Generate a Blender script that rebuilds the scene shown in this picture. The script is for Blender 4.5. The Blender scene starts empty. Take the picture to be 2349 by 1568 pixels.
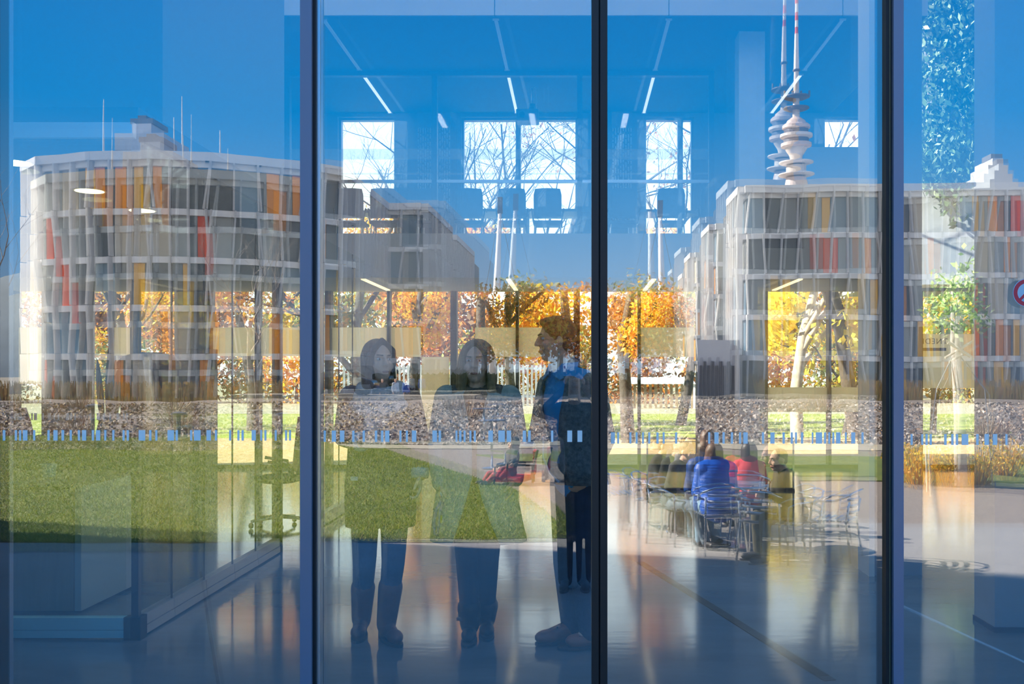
import bpy, math, random
import numpy as np
from mathutils import Vector, Matrix
R = math.radians
random.seed(7)
scene = bpy.context.scene
C = scene.collection

# ------------------------------------------------------------------ camera
F = 2300.0            # focal length for a 2349 px wide frame
VX, VY = 1318.0, 853.0  # principal point of the rectified view
H = 1.52              # eye height above the hall floor
G = 4.6               # distance from camera to the glass front
ZG = -0.56             # level of the plaza in front of the glass
cam = bpy.data.cameras.new('camera')
cam.sensor_width = 36
cam.lens = F / 2349 * 36
cam.shift_x = (1174.5 - VX) / 2349
cam.shift_y = (VY - 784) / 2349
cam.clip_start = 0.05
cam.clip_end = 4000
cam_o = bpy.data.objects.new('camera', cam)
cam_o.location = (0, 0, H)
cam_o.rotation_euler = (R(90), 0, 0)
C.objects.link(cam_o)
scene.camera = cam_o
# ------------------------------------------------------------------ world, sun, exposure
scene.view_settings.view_transform = 'Standard'
scene.view_settings.look = 'None'
scene.view_settings.exposure = 0.0
scene.view_settings.gamma = 1.0
scene.view_settings.use_curve_mapping = False
scene.cycles.use_denoising = True
scene.cycles.use_adaptive_sampling = True
scene.cycles.adaptive_threshold = 0.05
scene.cycles.max_bounces = 6
scene.cycles.diffuse_bounces = 3
scene.cycles.glossy_bounces = 4
scene.cycles.transparent_max_bounces = 16
scene.cycles.sample_clamp_indirect = 6
SKY = 1.0
w = bpy.data.worlds.new('sky'); scene.world = w; w.use_nodes = True
nt = w.node_tree; nt.nodes.clear()
def N(nt, t, **k):
    n = nt.nodes.new(t)
    for a, b in k.items():
        setattr(n, a, b)
    return n
tc = N(nt, 'ShaderNodeTexCoord'); sx = N(nt, 'ShaderNodeSeparateXYZ')
nt.links.new(tc.outputs['Generated'], sx.inputs[0])
def ramp(nt, src, stops):
    r = N(nt, 'ShaderNodeValToRGB')
    e = r.color_ramp.elements
    while len(e) > 1: e.remove(e[-1])
    e[0].position = stops[0][0]; e[0].color = (*stops[0][1], 1)
    for p, c in stops[1:]:
        x = e.new(p); x.color = (*c, 1)
    nt.links.new(src, r.inputs[0])
    return r
blue = ramp(nt, sx.outputs[2], [(0, (.46, .62, .80)), (.06, (.36, .58, .86)), (.14, (.14, .46, .90)), (.24, (.004, .36, .92)), (.40, (.008, .27, .80)), (1, (.035, .24, .62))])
pale = ramp(nt, sx.outputs[2], [(0, (1, .98, .94)), (.35, (.95, .98, 1)), (.8, (.25, .45, .8)), (1, (.06, .16, .40))])
sc = N(nt, 'ShaderNodeVectorMath', operation='SCALE'); sc.inputs['Scale'].default_value = 2.6
nt.links.new(pale.outputs[0], sc.inputs[0])
sc2 = N(nt, 'ShaderNodeVectorMath', operation='SCALE'); sc2.inputs['Scale'].default_value = 1.75
nt.links.new(blue.outputs[0], sc2.inputs[0])
mr = N(nt, 'ShaderNodeMapRange', interpolation_type='SMOOTHSTEP')
mr.inputs['From Min'].default_value = 0.0; mr.inputs['From Max'].default_value = 0.9
nt.links.new(sx.outputs[1], mr.inputs['Value'])
mx = N(nt, 'ShaderNodeMix', data_type='RGBA')
nt.links.new(mr.outputs[0], mx.inputs['Factor']); nt.links.new(sc2.outputs[0], mx.inputs[6]); nt.links.new(sc.outputs[0], mx.inputs[7])
bg = N(nt, 'ShaderNodeBackground'); bg.inputs[1].default_value = SKY
nt.links.new(mx.outputs[2], bg.inputs[0])
ow = N(nt, 'ShaderNodeOutputWorld'); nt.links.new(bg.outputs[0], ow.inputs[0])
# low autumn sun, almost parallel to the glass front
SUN_AZ = Vector((-0.96, -0.27, 0)).normalized()
SUN_EL = R(31)
sdir = Vector((SUN_AZ.x * math.cos(SUN_EL), SUN_AZ.y * math.cos(SUN_EL), math.sin(SUN_EL)))
sl = bpy.data.lights.new('sun', 'SUN'); sl.energy = 25.0; sl.angle = R(0.6); sl.color = (1, .90, .74)
so = bpy.data.objects.new('sun', sl); so.location = (-40, -20, 30)
so.rotation_euler = sdir.to_track_quat('Z', 'Y').to_euler(); C.objects.link(so)

# ------------------------------------------------------------------ helpers
def X(px, d): return (px - VX) * d / F
def Z(py, d): return H + (VY - py) * d / F
def P(px, py, d): return Vector((X(px, d), d, Z(py, d)))     # point inside the hall at depth d
def V(x, d, z): return Vector((x, 2 * G - d, z))             # outdoors: d = path length by way of the glass
def lerp(a, b, t): return a + (b - a) * t

def tag(o, label=None, cat=None, group=None, kind=None):
    if label: o['label'] = label
    if cat: o['category'] = cat
    if group: o['group'] = group
    if kind: o['kind'] = kind
    return o
def empty(name, loc, label=None, cat=None, group=None, kind=None):
    o = bpy.data.objects.new(name, None); o.location = loc; o.empty_display_size = .1
    C.objects.link(o)
    return tag(o, label, cat, group, kind)
def root_loc(o):
    v = Vector((0, 0, 0))
    while o is not None:
        v += Vector(o.location); o = o.parent
    return v
REM = []
_ONES = 'first second third fourth fifth sixth seventh eighth ninth tenth eleventh twelfth thirteenth fourteenth fifteenth sixteenth seventeenth eighteenth nineteenth'.split()
def ordinal(k):      # 0 -> first
    if k < 19: return _ONES[k]
    return 'twentieth' if k == 19 else 'twenty-' + _ONES[k - 20]
class MB:
    def __init__(s): s.v = []; s.f = []; s.mi = []
    def add(s, vs, fs, m=0):
        b = len(s.v); s.v += [tuple(p) for p in vs]
        s.f += [tuple(i + b for i in f) for f in fs]; s.mi += [m] * len(fs)
        return s
    def box(s, x0, x1, y0, y1, z0, z1, m=0):
        vs = [(x, y, z) for x in (x0, x1) for y in (y0, y1) for z in (z0, z1)]
        return s.add(vs, [(0, 1, 3, 2), (4, 6, 7, 5), (0, 4, 5, 1), (2, 3, 7, 6), (0, 2, 6, 4), (1, 5, 7, 3)], m)
    def obox(s, c, sx, sy, sz, rot=None, m=0):   # oriented box
        M = rot.to_matrix() if hasattr(rot, 'to_matrix') else (Matrix.Rotation(rot, 3, 'Z') if rot is not None else Matrix.Identity(3))
        c = Vector(c)
        vs = [c + M @ Vector((a * sx / 2, b * sy / 2, e * sz / 2)) for a in (-1, 1) for b in (-1, 1) for e in (-1, 1)]
        return s.add(vs, [(0, 1, 3, 2), (4, 6, 7, 5), (0, 4, 5, 1), (2, 3, 7, 6), (0, 2, 6, 4), (1, 5, 7, 3)], m)
    def prism(s, pts, z0, z1, m=0):
        n = len(pts)
        vs = [(x, y, z0) for x, y in pts] + [(x, y, z1) for x, y in pts]
        fs = [tuple(range(n - 1, -1, -1)), tuple(range(n, 2 * n))] + [(i, (i + 1) % n, n + (i + 1) % n, n + i) for i in range(n)]
        return s.add(vs, fs, m)
    def tube(s, pts, rad, n=6, m=0, closed=True):
        pts = [Vector(p) for p in pts]
        if not hasattr(rad, '__len__'): rad = [rad] * len(pts)
        b = len(s.v); ref = None
        for i, p in enumerate(pts):
            t = (pts[min(i + 1, len(pts) - 1)] - pts[max(i - 1, 0)])
            if t.length < 1e-9: t = Vector((0, 0, 1))
            t.normalize()
            if ref is None:
                ref = t.orthogonal().normalized()
            else:
                ref = ref - t * ref.dot(t)
                ref = ref.normalized() if ref.length > 1e-6 else t.orthogonal().normalized()
            q = t.cross(ref)
            for k in range(n):
                a = 2 * math.pi * k / n
                s.v.append(tuple(p + (ref * math.cos(a) + q * math.sin(a)) * rad[i]))
        for i in range(len(pts) - 1):
            for k in range(n):
                s.f.append((b + i * n + k, b + i * n + (k + 1) % n, b + (i + 1) * n + (k + 1) % n, b + (i + 1) * n + k)); s.mi.append(m)
        if closed:
            s.f.append(tuple(b + k for k in range(n - 1, -1, -1))); s.f.append(tuple(b + (len(pts) - 1) * n + k for k in range(n))); s.mi += [m, m]
        return s
    def lathe(s, c, prof, n=20, m=0):   # prof: (r, z) from bottom to top about vertical axis through c
        c = Vector(c); b = len(s.v)
        for r, z in prof:
            for k in range(n):
                a = 2 * math.pi * k / n
                s.v.append((c.x + r * math.cos(a), c.y + r * math.sin(a), c.z + z))
        for i in range(len(prof) - 1):
            for k in range(n):
                s.f.append((b + i * n + k, b + i * n + (k + 1) % n, b + (i + 1) * n + (k + 1) % n, b + (i + 1) * n + k)); s.mi.append(m)
        s.f.append(tuple(b + k for k in range(n - 1, -1, -1))); s.f.append(tuple(b + (len(prof) - 1) * n + k for k in range(n))); s.mi += [m, m]
        return s
    def ell(s, c, rad, M=None, nu=14, nv=9, m=0):
        c = Vector(c); M = M or Matrix.Identity(3); b = len(s.v)
        rx, ry, rz = rad if hasattr(rad, '__len__') else (rad,) * 3
        for j in range(1, nv):
            t = math.pi * j / nv
            for i in range(nu):
                a = 2 * math.pi * i / nu
                s.v.append(tuple(c + M @ Vector((rx * math.sin(t) * math.cos(a), ry * math.sin(t) * math.sin(a), rz * math.cos(t)))))
        top = len(s.v); s.v.append(tuple(c + M @ Vector((0, 0, rz)))); s.v.append(tuple(c + M @ Vector((0, 0, -rz))))
        for j in range(nv - 2):
            for i in range(nu):
                s.f.append((b + j * nu + i, b + (j + 1) * nu + i, b + (j + 1) * nu + (i + 1) % nu, b + j * nu + (i + 1) % nu)); s.mi.append(m)
        for i in range(nu):
            s.f.append((top, b + i, b + (i + 1) % nu)); s.mi.append(m)
            s.f.append((top + 1, b + (nv - 2) * nu + (i + 1) % nu, b + (nv - 2) * nu + i)); s.mi.append(m)
        return s
    def cap(s, p0, r0, p1, r1, n=12, m=0):      # tapered capsule
        p0 = Vector(p0); p1 = Vector(p1)
        s.tube([p0, p1], [r0, r1], n, m); s.ell(p0, r0, None, n, 7, m); s.ell(p1, r1, None, n, 7, m)
        return s
    def build(s, name, mat, parent=None, mir=False, smooth=False, org=None, voxel=None, iters=6, bevel=None):
        vs = np.array(s.v, float)
        fs = s.f
        if mir:
            vs[:, 1] = 2 * G - vs[:, 1]; fs = [tuple(reversed(f)) for f in fs]
        if parent is not None:
            o0 = root_loc(parent)
        else:
            mn, mxx = vs.min(0), vs.max(0)
            o0 = Vector(org) if org is not None else Vector(((mn[0] + mxx[0]) / 2, (mn[1] + mxx[1]) / 2, mn[2]))
        vs = vs - np.array(o0)
        me = bpy.data.meshes.new(name)
        me.from_pydata(vs.tolist(), [], fs)
        mats = mat if isinstance(mat, (list, tuple)) else [mat]
        for q in mats: me.materials.append(q)
        if len(mats) > 1: me.polygons.foreach_set('material_index', s.mi)
        if smooth: me.polygons.foreach_set('use_smooth', [True] * len(me.polygons))
        me.update()
        o = bpy.data.objects.new(name, me); C.objects.link(o)
        if parent is not None: o.parent = parent
        else: o.location = o0
        if voxel:
            r = o.modifiers.new('r', 'REMESH'); r.mode = 'VOXEL'; r.voxel_size = voxel; r.use_smooth_shade = True
            q = o.modifiers.new('s', 'SMOOTH'); q.factor = .5; q.iterations = iters
            REM.append(o)
        if bevel:
            q = o.modifiers.new('b', 'BEVEL'); q.width = bevel; q.segments = 2; q.limit_method = 'ANGLE'
            REM.append(o)
        return o
def quads(name, P4, mat, parent=None, kind=None, org=None, mi=None):    # many free quads in one mesh: P4 (n,4,3)
    P4 = np.asarray(P4, np.float32); n = len(P4)
    o0 = np.array(root_loc(parent) if parent is not None else (org if org is not None else P4.reshape(-1, 3).mean(0)), np.float32)
    me = bpy.data.meshes.new(name); me.vertices.add(4 * n); me.loops.add(4 * n); me.polygons.add(n)
    me.vertices.foreach_set('co', (P4 - o0).ravel()); me.loops.foreach_set('vertex_index', np.arange(4 * n, dtype=np.int32))
    me.polygons.foreach_set('loop_start', np.arange(0, 4 * n, 4, dtype=np.int32))
    mats = mat if isinstance(mat, (list, tuple)) else [mat]
    for q in mats: me.materials.append(q)
    if mi is not None: me.polygons.foreach_set('material_index', np.asarray(mi, np.int32))
    me.update(); me.validate()
    o = bpy.data.objects.new(name, me); C.objects.link(o)
    if parent is not None: o.parent = parent
    else: o.location = [float(q) for q in o0]
    if kind: o['kind'] = kind
    return o
def copy_tree(o, parent=None):
    c = o.copy(); C.objects.link(c); c.parent = parent
    for ch in list(o.children): copy_tree(ch, c)
    return c
def inst(o, loc, parent=None, rot=None):      # one mesh copied (shares data)
    c = o.copy(); C.objects.link(c); c.parent = parent
    c.location = Vector(loc) - (root_loc(parent) if parent else Vector())
    if rot is not None: c.rotation_euler = rot
    return c

# ------------------------------------------------------------------ materials
MATS = {}
def mat(name, col=None, rough=.6, metal=0, var=0.0, scale=6, bump=0, bscale=40, emit=0, spec=None, trans=0, alpha=1, stretch=None, col2=None, coat=0):
    if name in MATS: return MATS[name]
    m = bpy.data.materials.new(name); m.use_nodes = True; nt = m.node_tree
    b = nt.nodes['Principled BSDF']
    b.inputs['Base Color'].default_value = (*col, 1); b.inputs['Roughness'].default_value = rough; b.inputs['Metallic'].default_value = metal
    if spec is not None: b.inputs['Specular IOR Level'].default_value = spec
    if alpha < 1: b.inputs['Alpha'].default_value = alpha
    if coat: b.inputs['Coat Weight'].default_value = coat
    src = None
    if var or bump or col2:
        t = N(nt, 'ShaderNodeTexCoord'); src = t.outputs['Object']
        if stretch:
            mp = N(nt, 'ShaderNodeMapping'); mp.inputs['Scale'].default_value = stretch
            nt.links.new(src, mp.inputs[0]); src = mp.outputs[0]
    if var or col2:
        n = N(nt, 'ShaderNodeTexNoise'); n.inputs['Scale'].default_value = scale; n.inputs['Detail'].default_value = 6; n.inputs['Roughness'].default_value = .65
        nt.links.new(src, n.inputs['Vector'])
        c2 = col2 or tuple(min(1, c * (1 + var)) for c in col); c1 = col if col2 else tuple(c * (1 - var) for c in col)
        r = ramp(nt, n.outputs['Fac'], [(.33, c1), (.67, c2)])
        nt.links.new(r.outputs[0], b.inputs['Base Color'])
    if bump:
        n = N(nt, 'ShaderNodeTexNoise'); n.inputs['Scale'].default_value = bscale; n.inputs['Detail'].default_value = 5
        nt.links.new(src, n.inputs['Vector'])
        bp = N(nt, 'ShaderNodeBump'); bp.inputs['Strength'].default_value = bump; bp.inputs['Distance'].default_value = .02
        nt.links.new(n.outputs['Fac'], bp.inputs['Height']); nt.links.new(bp.outputs[0], b.inputs['Normal'])
    if emit:
        b.inputs['Emission Color'].default_value = (*col, 1); b.inputs['Emission Strength'].default_value = emit
    if trans:      # thin leaf or cloth: light comes through
        tr = N(nt, 'ShaderNodeBsdfTranslucent'); tr.inputs[0].default_value = (*[min(1, c * 1.3) for c in col], 1)
        ms = N(nt, 'ShaderNodeMixShader'); ms.inputs[0].default_value = trans
        nt.links.new(b.outputs[0], ms.inputs[1]); nt.links.new(tr.outputs[0], ms.inputs[2])
        nt.links.new(ms.outputs[0], nt.nodes['Material Output'].inputs[0])
    MATS[name] = m
    return m
def facade_glass(name, refl, tilt=(0, 0), wob=.0012, seed=0., tint=(.93, .97, .96)):
    """coated window glass: part mirror, part clear; slightly wavy and bowed like real float glass"""
    m = bpy.data.materials.new(name); m.use_nodes = True; nt = m.node_tree; nt.nodes.clear()
    out = N(nt, 'ShaderNodeOutputMaterial'); tr = N(nt, 'ShaderNodeBsdfTransparent'); tr.inputs[0].default_value = (*tint, 1)
    gl = N(nt, 'ShaderNodeBsdfGlossy'); gl.inputs['Roughness'].default_value = 0.0; gl.inputs[0].default_value = (.95, .98, 1, 1)
    ms = N(nt, 'ShaderNodeMixShader'); ms.inputs[0].default_value = refl
    g = N(nt, 'ShaderNodeNewGeometry')
    mp = N(nt, 'ShaderNodeMapping'); mp.inputs['Scale'].default_value = (1.7, 1, .55); mp.inputs['Location'].default_value = (seed, seed, seed)
    nt.links.new(g.outputs['Position'], mp.inputs[0])
    n = N(nt, 'ShaderNodeTexNoise'); n.inputs['Scale'].default_value = 1.6; n.inputs['Detail'].default_value = 1.5
    nt.links.new(mp.outputs[0], n.inputs['Vector'])
    s1 = N(nt, 'ShaderNodeVectorMath', operation='SUBTRACT'); s1.inputs[1].default_value = (.5, .5, .5)
    nt.links.new(n.outputs['Color'], s1.inputs[0])
    s2 = N(nt, 'ShaderNodeVectorMath', operation='SCALE'); s2.inputs['Scale'].default_value = wob * 4
    nt.links.new(s1.outputs[0], s2.inputs[0])
    a1 = N(nt, 'ShaderNodeVectorMath', operation='ADD'); nt.links.new(s2.outputs[0], a1.inputs[0]); a1.inputs[1].default_value = (tilt[0], 0, tilt[1])
    a2 = N(nt, 'ShaderNodeVectorMath', operation='ADD'); nt.links.new(a1.outputs[0], a2.inputs[0]); nt.links.new(g.outputs['Normal'], a2.inputs[1])
    nn = N(nt, 'ShaderNodeVectorMath', operation='NORMALIZE'); nt.links.new(a2.outputs[0], nn.inputs[0])
    nt.links.new(nn.outputs[0], gl.inputs['Normal'])
    nt.links.new(tr.outputs[0], ms.inputs[1]); nt.links.new(gl.outputs[0], ms.inputs[2]); nt.links.new(ms.outputs[0], out.inputs[0])
    return m
def clear_glass(name, tint=(.93, .97, .96), refl=.06):
    m = bpy.data.materials.new(name); m.use_nodes = True; nt = m.node_tree; nt.nodes.clear()
    out = N(nt, 'ShaderNodeOutputMaterial'); tr = N(nt, 'ShaderNodeBsdfTransparent'); tr.inputs[0].default_value = (*tint, 1)
    gl = N(nt, 'ShaderNodeBsdfGlossy'); gl.inputs['Roughness'].default_value = 0.02
    ms = N(nt, 'ShaderNodeMixShader'); ms.inputs[0].default_value = refl
    nt.links.new(tr.outputs[0], ms.inputs[1]); nt.links.new(gl.outputs[0], ms.inputs[2]); nt.links.new(ms.outputs[0], out.inputs[0])
    return m
def frosted(name, col, through=.45, tl=.5):
    m = bpy.data.materials.new(name); m.use_nodes = True; nt = m.node_tree; nt.nodes.clear()
    out = N(nt, 'ShaderNodeOutputMaterial'); tr = N(nt, 'ShaderNodeBsdfTranslucent'); tr.inputs[0].default_value = (*col, 1)
    df = N(nt, 'ShaderNodeBsdfDiffuse'); df.inputs[0].default_value = (*col, 1)
    tp = N(nt, 'ShaderNodeBsdfTransparent')
    m1 = N(nt, 'ShaderNodeMixShader'); m1.inputs[0].default_value = tl
    m2 = N(nt, 'ShaderNodeMixShader'); m2.inputs[0].default_value = through
    nt.links.new(df.outputs[0], m1.inputs[1]); nt.links.new(tr.outputs[0], m1.inputs[2])
    nt.links.new(m1.outputs[0], m2.inputs[1]); nt.links.new(tp.outputs[0], m2.inputs[2]); nt.links.new(m2.outputs[0], out.inputs[0])
    return m

CLEAR = clear_glass('clear_glass')
FILM = frosted('frosted_film', (.96, .88, .66), .10, .85)
FILM2 = frosted('frosted_film_thin', (.75, .78, .80), .8)
MARK = frosted('etched_marking', (1, 1, .95), .0, .1)
FIN = frosted('frosted_fin_glass', (.88, .87, .88), .12)
dark_metal = mat('dark_bronze_metal', (.035, .028, .025), .45, .3)
blue_grey = mat('blue_grey_coated_metal', (.20, .22, .30), .35, .2)
black = mat('black_gasket', (.01, .01, .012), .6)
white_paint = mat('white_paint', (.80, .80, .82), .6)
alu = mat('brushed_aluminium', (.62, .64, .68), .3, .9)
chrome = mat('polished_steel', (.78, .80, .84), .18, 1)
# ------------------------------------------------------------------ glass front
s5 = G / F
MULL = [(-40, -6), (695, 735), (1357, 1393), (2028, 2065), (2690, 2730)]
TILT = [(-.0030, .0088), (-.0086, -.0018), (.0058, -.0028), (-.0030, .0032)]
ST = [[a * .298 + 0 for a in (22,42,115,132,148,164,177,212,256,272,366,383,412,444,474,494,538,554,600,617,632,664,708,724,740,772,803,819,865,881,944,960,976,993,1068,1118,1148,1166,1196,1212,1290,1340,1352,1370,1464,1480,1494,1545,1590,1624,1655,1671,1764,1780,1828,1844,1860,1877,1938,1970,2004,2018,2036,2051,2115,2131,2195,2210,2226,2240)],
      [a * .298 + 700 for a in (143,160,205,238,268,302,362,380,443,460,537,555,584,602,616,648,726,742,775,791,822,856,980,1015,1028,1046,1158,1172,1186,1203,1220,1235,1265,1280,1298,1314,1410,1445,1487,1537,1552,1585,1675,1700,1716,1736,1893,1910,2018,2055,2096,2133)],
      [a * .2852 + 1390 for a in (40,72,90,106,188,205,238,255,290,306,340,356,405,424,456,472,556,573,822,838,872,906,937,955,1004,1022,1070,1086,1105,1140,1254,1272,1322,1356,1420,1438,1486,1503,1520,1536,1568,1586,1655,1668,1688,1738,1753,1770,1788,1803,1820,1836,1850,1886,1922,1936,1972,2005,2055,2072)],
      [a * .123 + 2060 for a in (232,272,432,470,510,552,588,630,858,905,990,1034,1075,1120,1185,1310,1455,1502,1612,1692,1768,1850,2000,2040)]]
STY = [(986, 1010), (987, 1013), (991, 1017), (995, 1020)]
ZTOP = 7.0
for i in range(4):
    x0, x1 = X(MULL[i][1], G), X(MULL[i + 1][0], G)
    win = empty('window_%d' % (i + 1), ((x0 + x1) / 2, G, 0), kind='structure')
    g1 = facade_glass('outer_sheet_%d' % i, .23, (0, 0), .0007, 3.1 * i)
    g2 = facade_glass('inner_sheet_%d' % i, .23, TILT[i], .0009, 17 + 5.3 * i)
    MB().add([(x0, G, 0), (x1, G, 0), (x1, G, ZTOP), (x0, G, ZTOP)], [(0, 1, 2, 3)]).build('pane', g1, win)
    MB().add([(x0, G + .035, 0), (x1, G + .035, 0), (x1, G + .035, ZTOP), (x0, G + .035, ZTOP)], [(0, 1, 2, 3)]).build('pane', g2, win)
    L = ST[i]
    for k in range(0, len(L), 2):
        MB().box(X(L[k], G), X(L[k + 1], G), G - .0015, G - .0005, Z(STY[i][1], G), Z(STY[i][0], G)).build('etched_marking', MARK, win)
    if i == 3:   # round prohibition sticker at the edge of the view
        red = mat('sign_red', (.60, .03, .06), .4); c = P(2356, 671, G - .002)
        ring = MB(); n = 40; ro, ri = 31 * s5, 22 * s5
        vs = []; fs = []
        for k in range(n):
            a = 2 * math.pi * k / n
            for r_ in (ri, ro): vs.append((c.x + r_ * math.cos(a), c.y, c.z + r_ * math.sin(a)))
        for k in range(n):
            j = (k + 1) % n; fs.append((2 * k, 2 * k + 1, 2 * j + 1, 2 * j))
        stk = empty('prohibition_sticker', c, 'round red-ringed prohibition sticker with a dark figure on the glass', 'sticker')
        disc = MB(); disc.add([(c.x, c.y + .0006, c.z)] + [(c.x + ro * 1.05 * math.cos(2 * math.pi * k / n), c.y + .0006, c.z + ro * 1.05 * math.sin(2 * math.pi * k / n)) for k in range(n)], [(0, k + 1, (k + 1) % n + 1) for k in range(n)])
        disc.build('backing', mat('sticker_pale', (.45, .62, .72), .5), stk)
        MB().add(vs, fs).obox(c, .012, .001, ri * 2, Matrix.Rotation(R(45), 3, 'Y').to_euler()).build('red_ring', red, stk)
        f_ = MB(); f_.ell(c + Vector((.002, -.001, .018)), (.012, .0005, .009)); f_.obox(c + Vector((.004, -.001, -.002)), .03, .001, .016)
        for q in (-.008, .014): f_.obox(c + Vector((q, -.001, -.018)), .006, .001, .022)
        f_.build('figure', black, stk)
# mullions: outer cover, black gasket joints, inner profile
def mullion(k, cols, a, b, segs):
    o = empty('trim_%d' % k, (X((a + b) / 2, G), G, 0), kind='structure')
    for (p0, p1, yy0, yy1, m, nm) in segs:
        MB().box(X(p0, G), X(p1, G), G + yy0, G + yy1, 0, ZTOP).build(nm, m, o)
    return o
mullion(1, 0, -40, -6, [(-40, -14, -.05, .16, blue_grey, 'cover_profile'), (-14, -6, -.02, .1, black, 'gasket')])
mullion(2, 0, 695, 735, [(695, 721, -.05, .02, blue_grey, 'cover_profile'), (721, 728, -.03, .12, black, 'gasket'), (728, 735, -.01, .05, alu, 'glazing_bead')])
mullion(3, 0, 1357, 1393, [(1357, 1373, -.03, .16, dark_metal, 'cover_profile'), (1373, 1376.5, -.005, .05, black, 'gasket'), (1376.5, 1393, -.03, .16, dark_metal, 'cover_profile')])
mullion(4, 0, 2028, 2065, [(2028, 2035.5, -.03, .12, black, 'gasket'), (2035.5, 2039.5, -.02, .1, mat('olive_bead', (.25, .24, .14), .5), 'glazing_bead'), (2039.5, 2042, -.02, .1, black, 'gasket'), (2042, 2065, -.05, .16, blue_grey, 'cover_profile')])
mullion(5, 0, 2690, 2730, [(2690, 2730, -.05, .16, blue_grey, 'cover_profile')])

# ------------------------------------------------------------------ hall shell
YB = 15.8
XL, XR = -10.5, 8.0
concrete = mat('polished_concrete', (.15, .19, .22), .10, var=.2, scale=1.1, bump=.03, bscale=3, spec=.6, stretch=(1, 3, 1))
fl = MB().box(XL, XR, G - .02, YB + .3, -.25, 0).build('floor', concrete); tag(fl, kind='structure')
ceil_m = mat('ceiling_grey', (.06, .065, .08), .8)
beam_m = mat('beam_pale', (.50, .52, .56), .7)
c1 = MB()
c1.box(XL, 4.05, 11.5, YB + .3, 5.6, 7.2); c1.box(XL, -3.55, G, 11.5, 5.6, 7.2)
c1.box(-3.55, 4.05, G - .1, 11.5, 7.0, 7.2); c1.box(4.05, XR, G - .1, YB + .3, 7.7, 7.8)
tag(c1.build('ceiling', ceil_m), kind='structure')
# pale fascia panels on the ceiling step with open joints
fas = empty('trim_6', (0, 11.5, 5.6), kind='structure')
ed = [-3.545, X(1135, 11.5), X(1534, 11.5), X(1932, 11.5), 4.05]
for a, b in zip(ed[:-1], ed[1:]):
    MB().box(a + .006, b - .006, 11.47, 11.499, 5.6, 7.0).build('fascia_panel', beam_m, fas)
MB().box(-3.549, -3.52, 5.2, 11.46, 5.6, 7.0).build('fascia_panel', beam_m, fas)
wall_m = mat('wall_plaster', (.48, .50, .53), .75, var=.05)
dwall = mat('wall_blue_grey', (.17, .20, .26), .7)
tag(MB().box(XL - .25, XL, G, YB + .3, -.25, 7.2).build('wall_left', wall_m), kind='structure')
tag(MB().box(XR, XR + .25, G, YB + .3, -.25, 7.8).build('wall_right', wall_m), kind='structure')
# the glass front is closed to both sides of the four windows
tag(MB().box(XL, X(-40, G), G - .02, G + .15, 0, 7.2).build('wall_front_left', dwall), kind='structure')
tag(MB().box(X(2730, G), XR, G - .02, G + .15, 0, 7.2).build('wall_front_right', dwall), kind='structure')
# ---- back wall, upper storey with openings
def xb(px): return X(px, YB)
bw = MB()
ups = [(775, 907), (1058, 1325), (1478, 1592), (1890, 2000)]
zs, zt = 3.2, 5.54
cur = XL
for a, b in ups:
    bw.box(cur, xb(a), YB, YB + .3, 2.85, 5.6); bw.box(xb(a), xb(b), YB, YB + .3, zt, 5.6); bw.box(xb(a), xb(b), YB, YB + .3, 2.85, zs)
    cur = xb(b)
bw.box(cur, 5.0, YB, YB + .3, 2.85, 7.7); bw.box(4.05, cur, YB, YB + .3, 5.6, 7.7)
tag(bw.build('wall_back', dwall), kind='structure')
sol = [(95, 200), (400, 476), (1600, 1755)]
lw = MB()
for a, b in sol: lw.box(xb(a), xb(b), YB, YB + .25, 0, 2.85)
lw.box(XL, xb(-60), YB, YB + .25, 0, 2.85)
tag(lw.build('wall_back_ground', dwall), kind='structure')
bead_m = mat('window_bead_pale', (.70, .62, .42), .6)
frame_m = mat('window_frame_brown', (.06, .045, .04), .5)
wn = 5
for a, b in ups:
    wo = empty('window_%d' % wn, (xb((a + b) / 2), YB, zs), kind='structure'); wn += 1
    MB().add([(xb(a), YB + .15, zs), (xb(b), YB + .15, zs), (xb(b), YB + .15, zt), (xb(a), YB + .15, zt)], [(0, 1, 2, 3)]).build('pane', CLEAR, wo)
    t = .035
    for nm, q in (('frame', (xb(a), xb(a) + t, zs, zt)), ('frame', (xb(b) - t, xb(b), zs, zt)), ('frame', (xb(a) + t, xb(b) - t, zs, zs + t)), ('frame', (xb(a) + t, xb(b) - t, zt - t, zt))):
        MB().box(q[0], q[1], YB + .08, YB + .2, q[2], q[3]).build(nm, blue_grey, wo)
    for mpx in {1058: [1188], 1478: [1562], 775: [], 1890: []}[a]:
        MB().box(xb(mpx) - .04, xb(mpx) + .04, YB + .08, YB + .22, zs + t, zt - t).build('mullion', blue_grey, wo)
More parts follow.
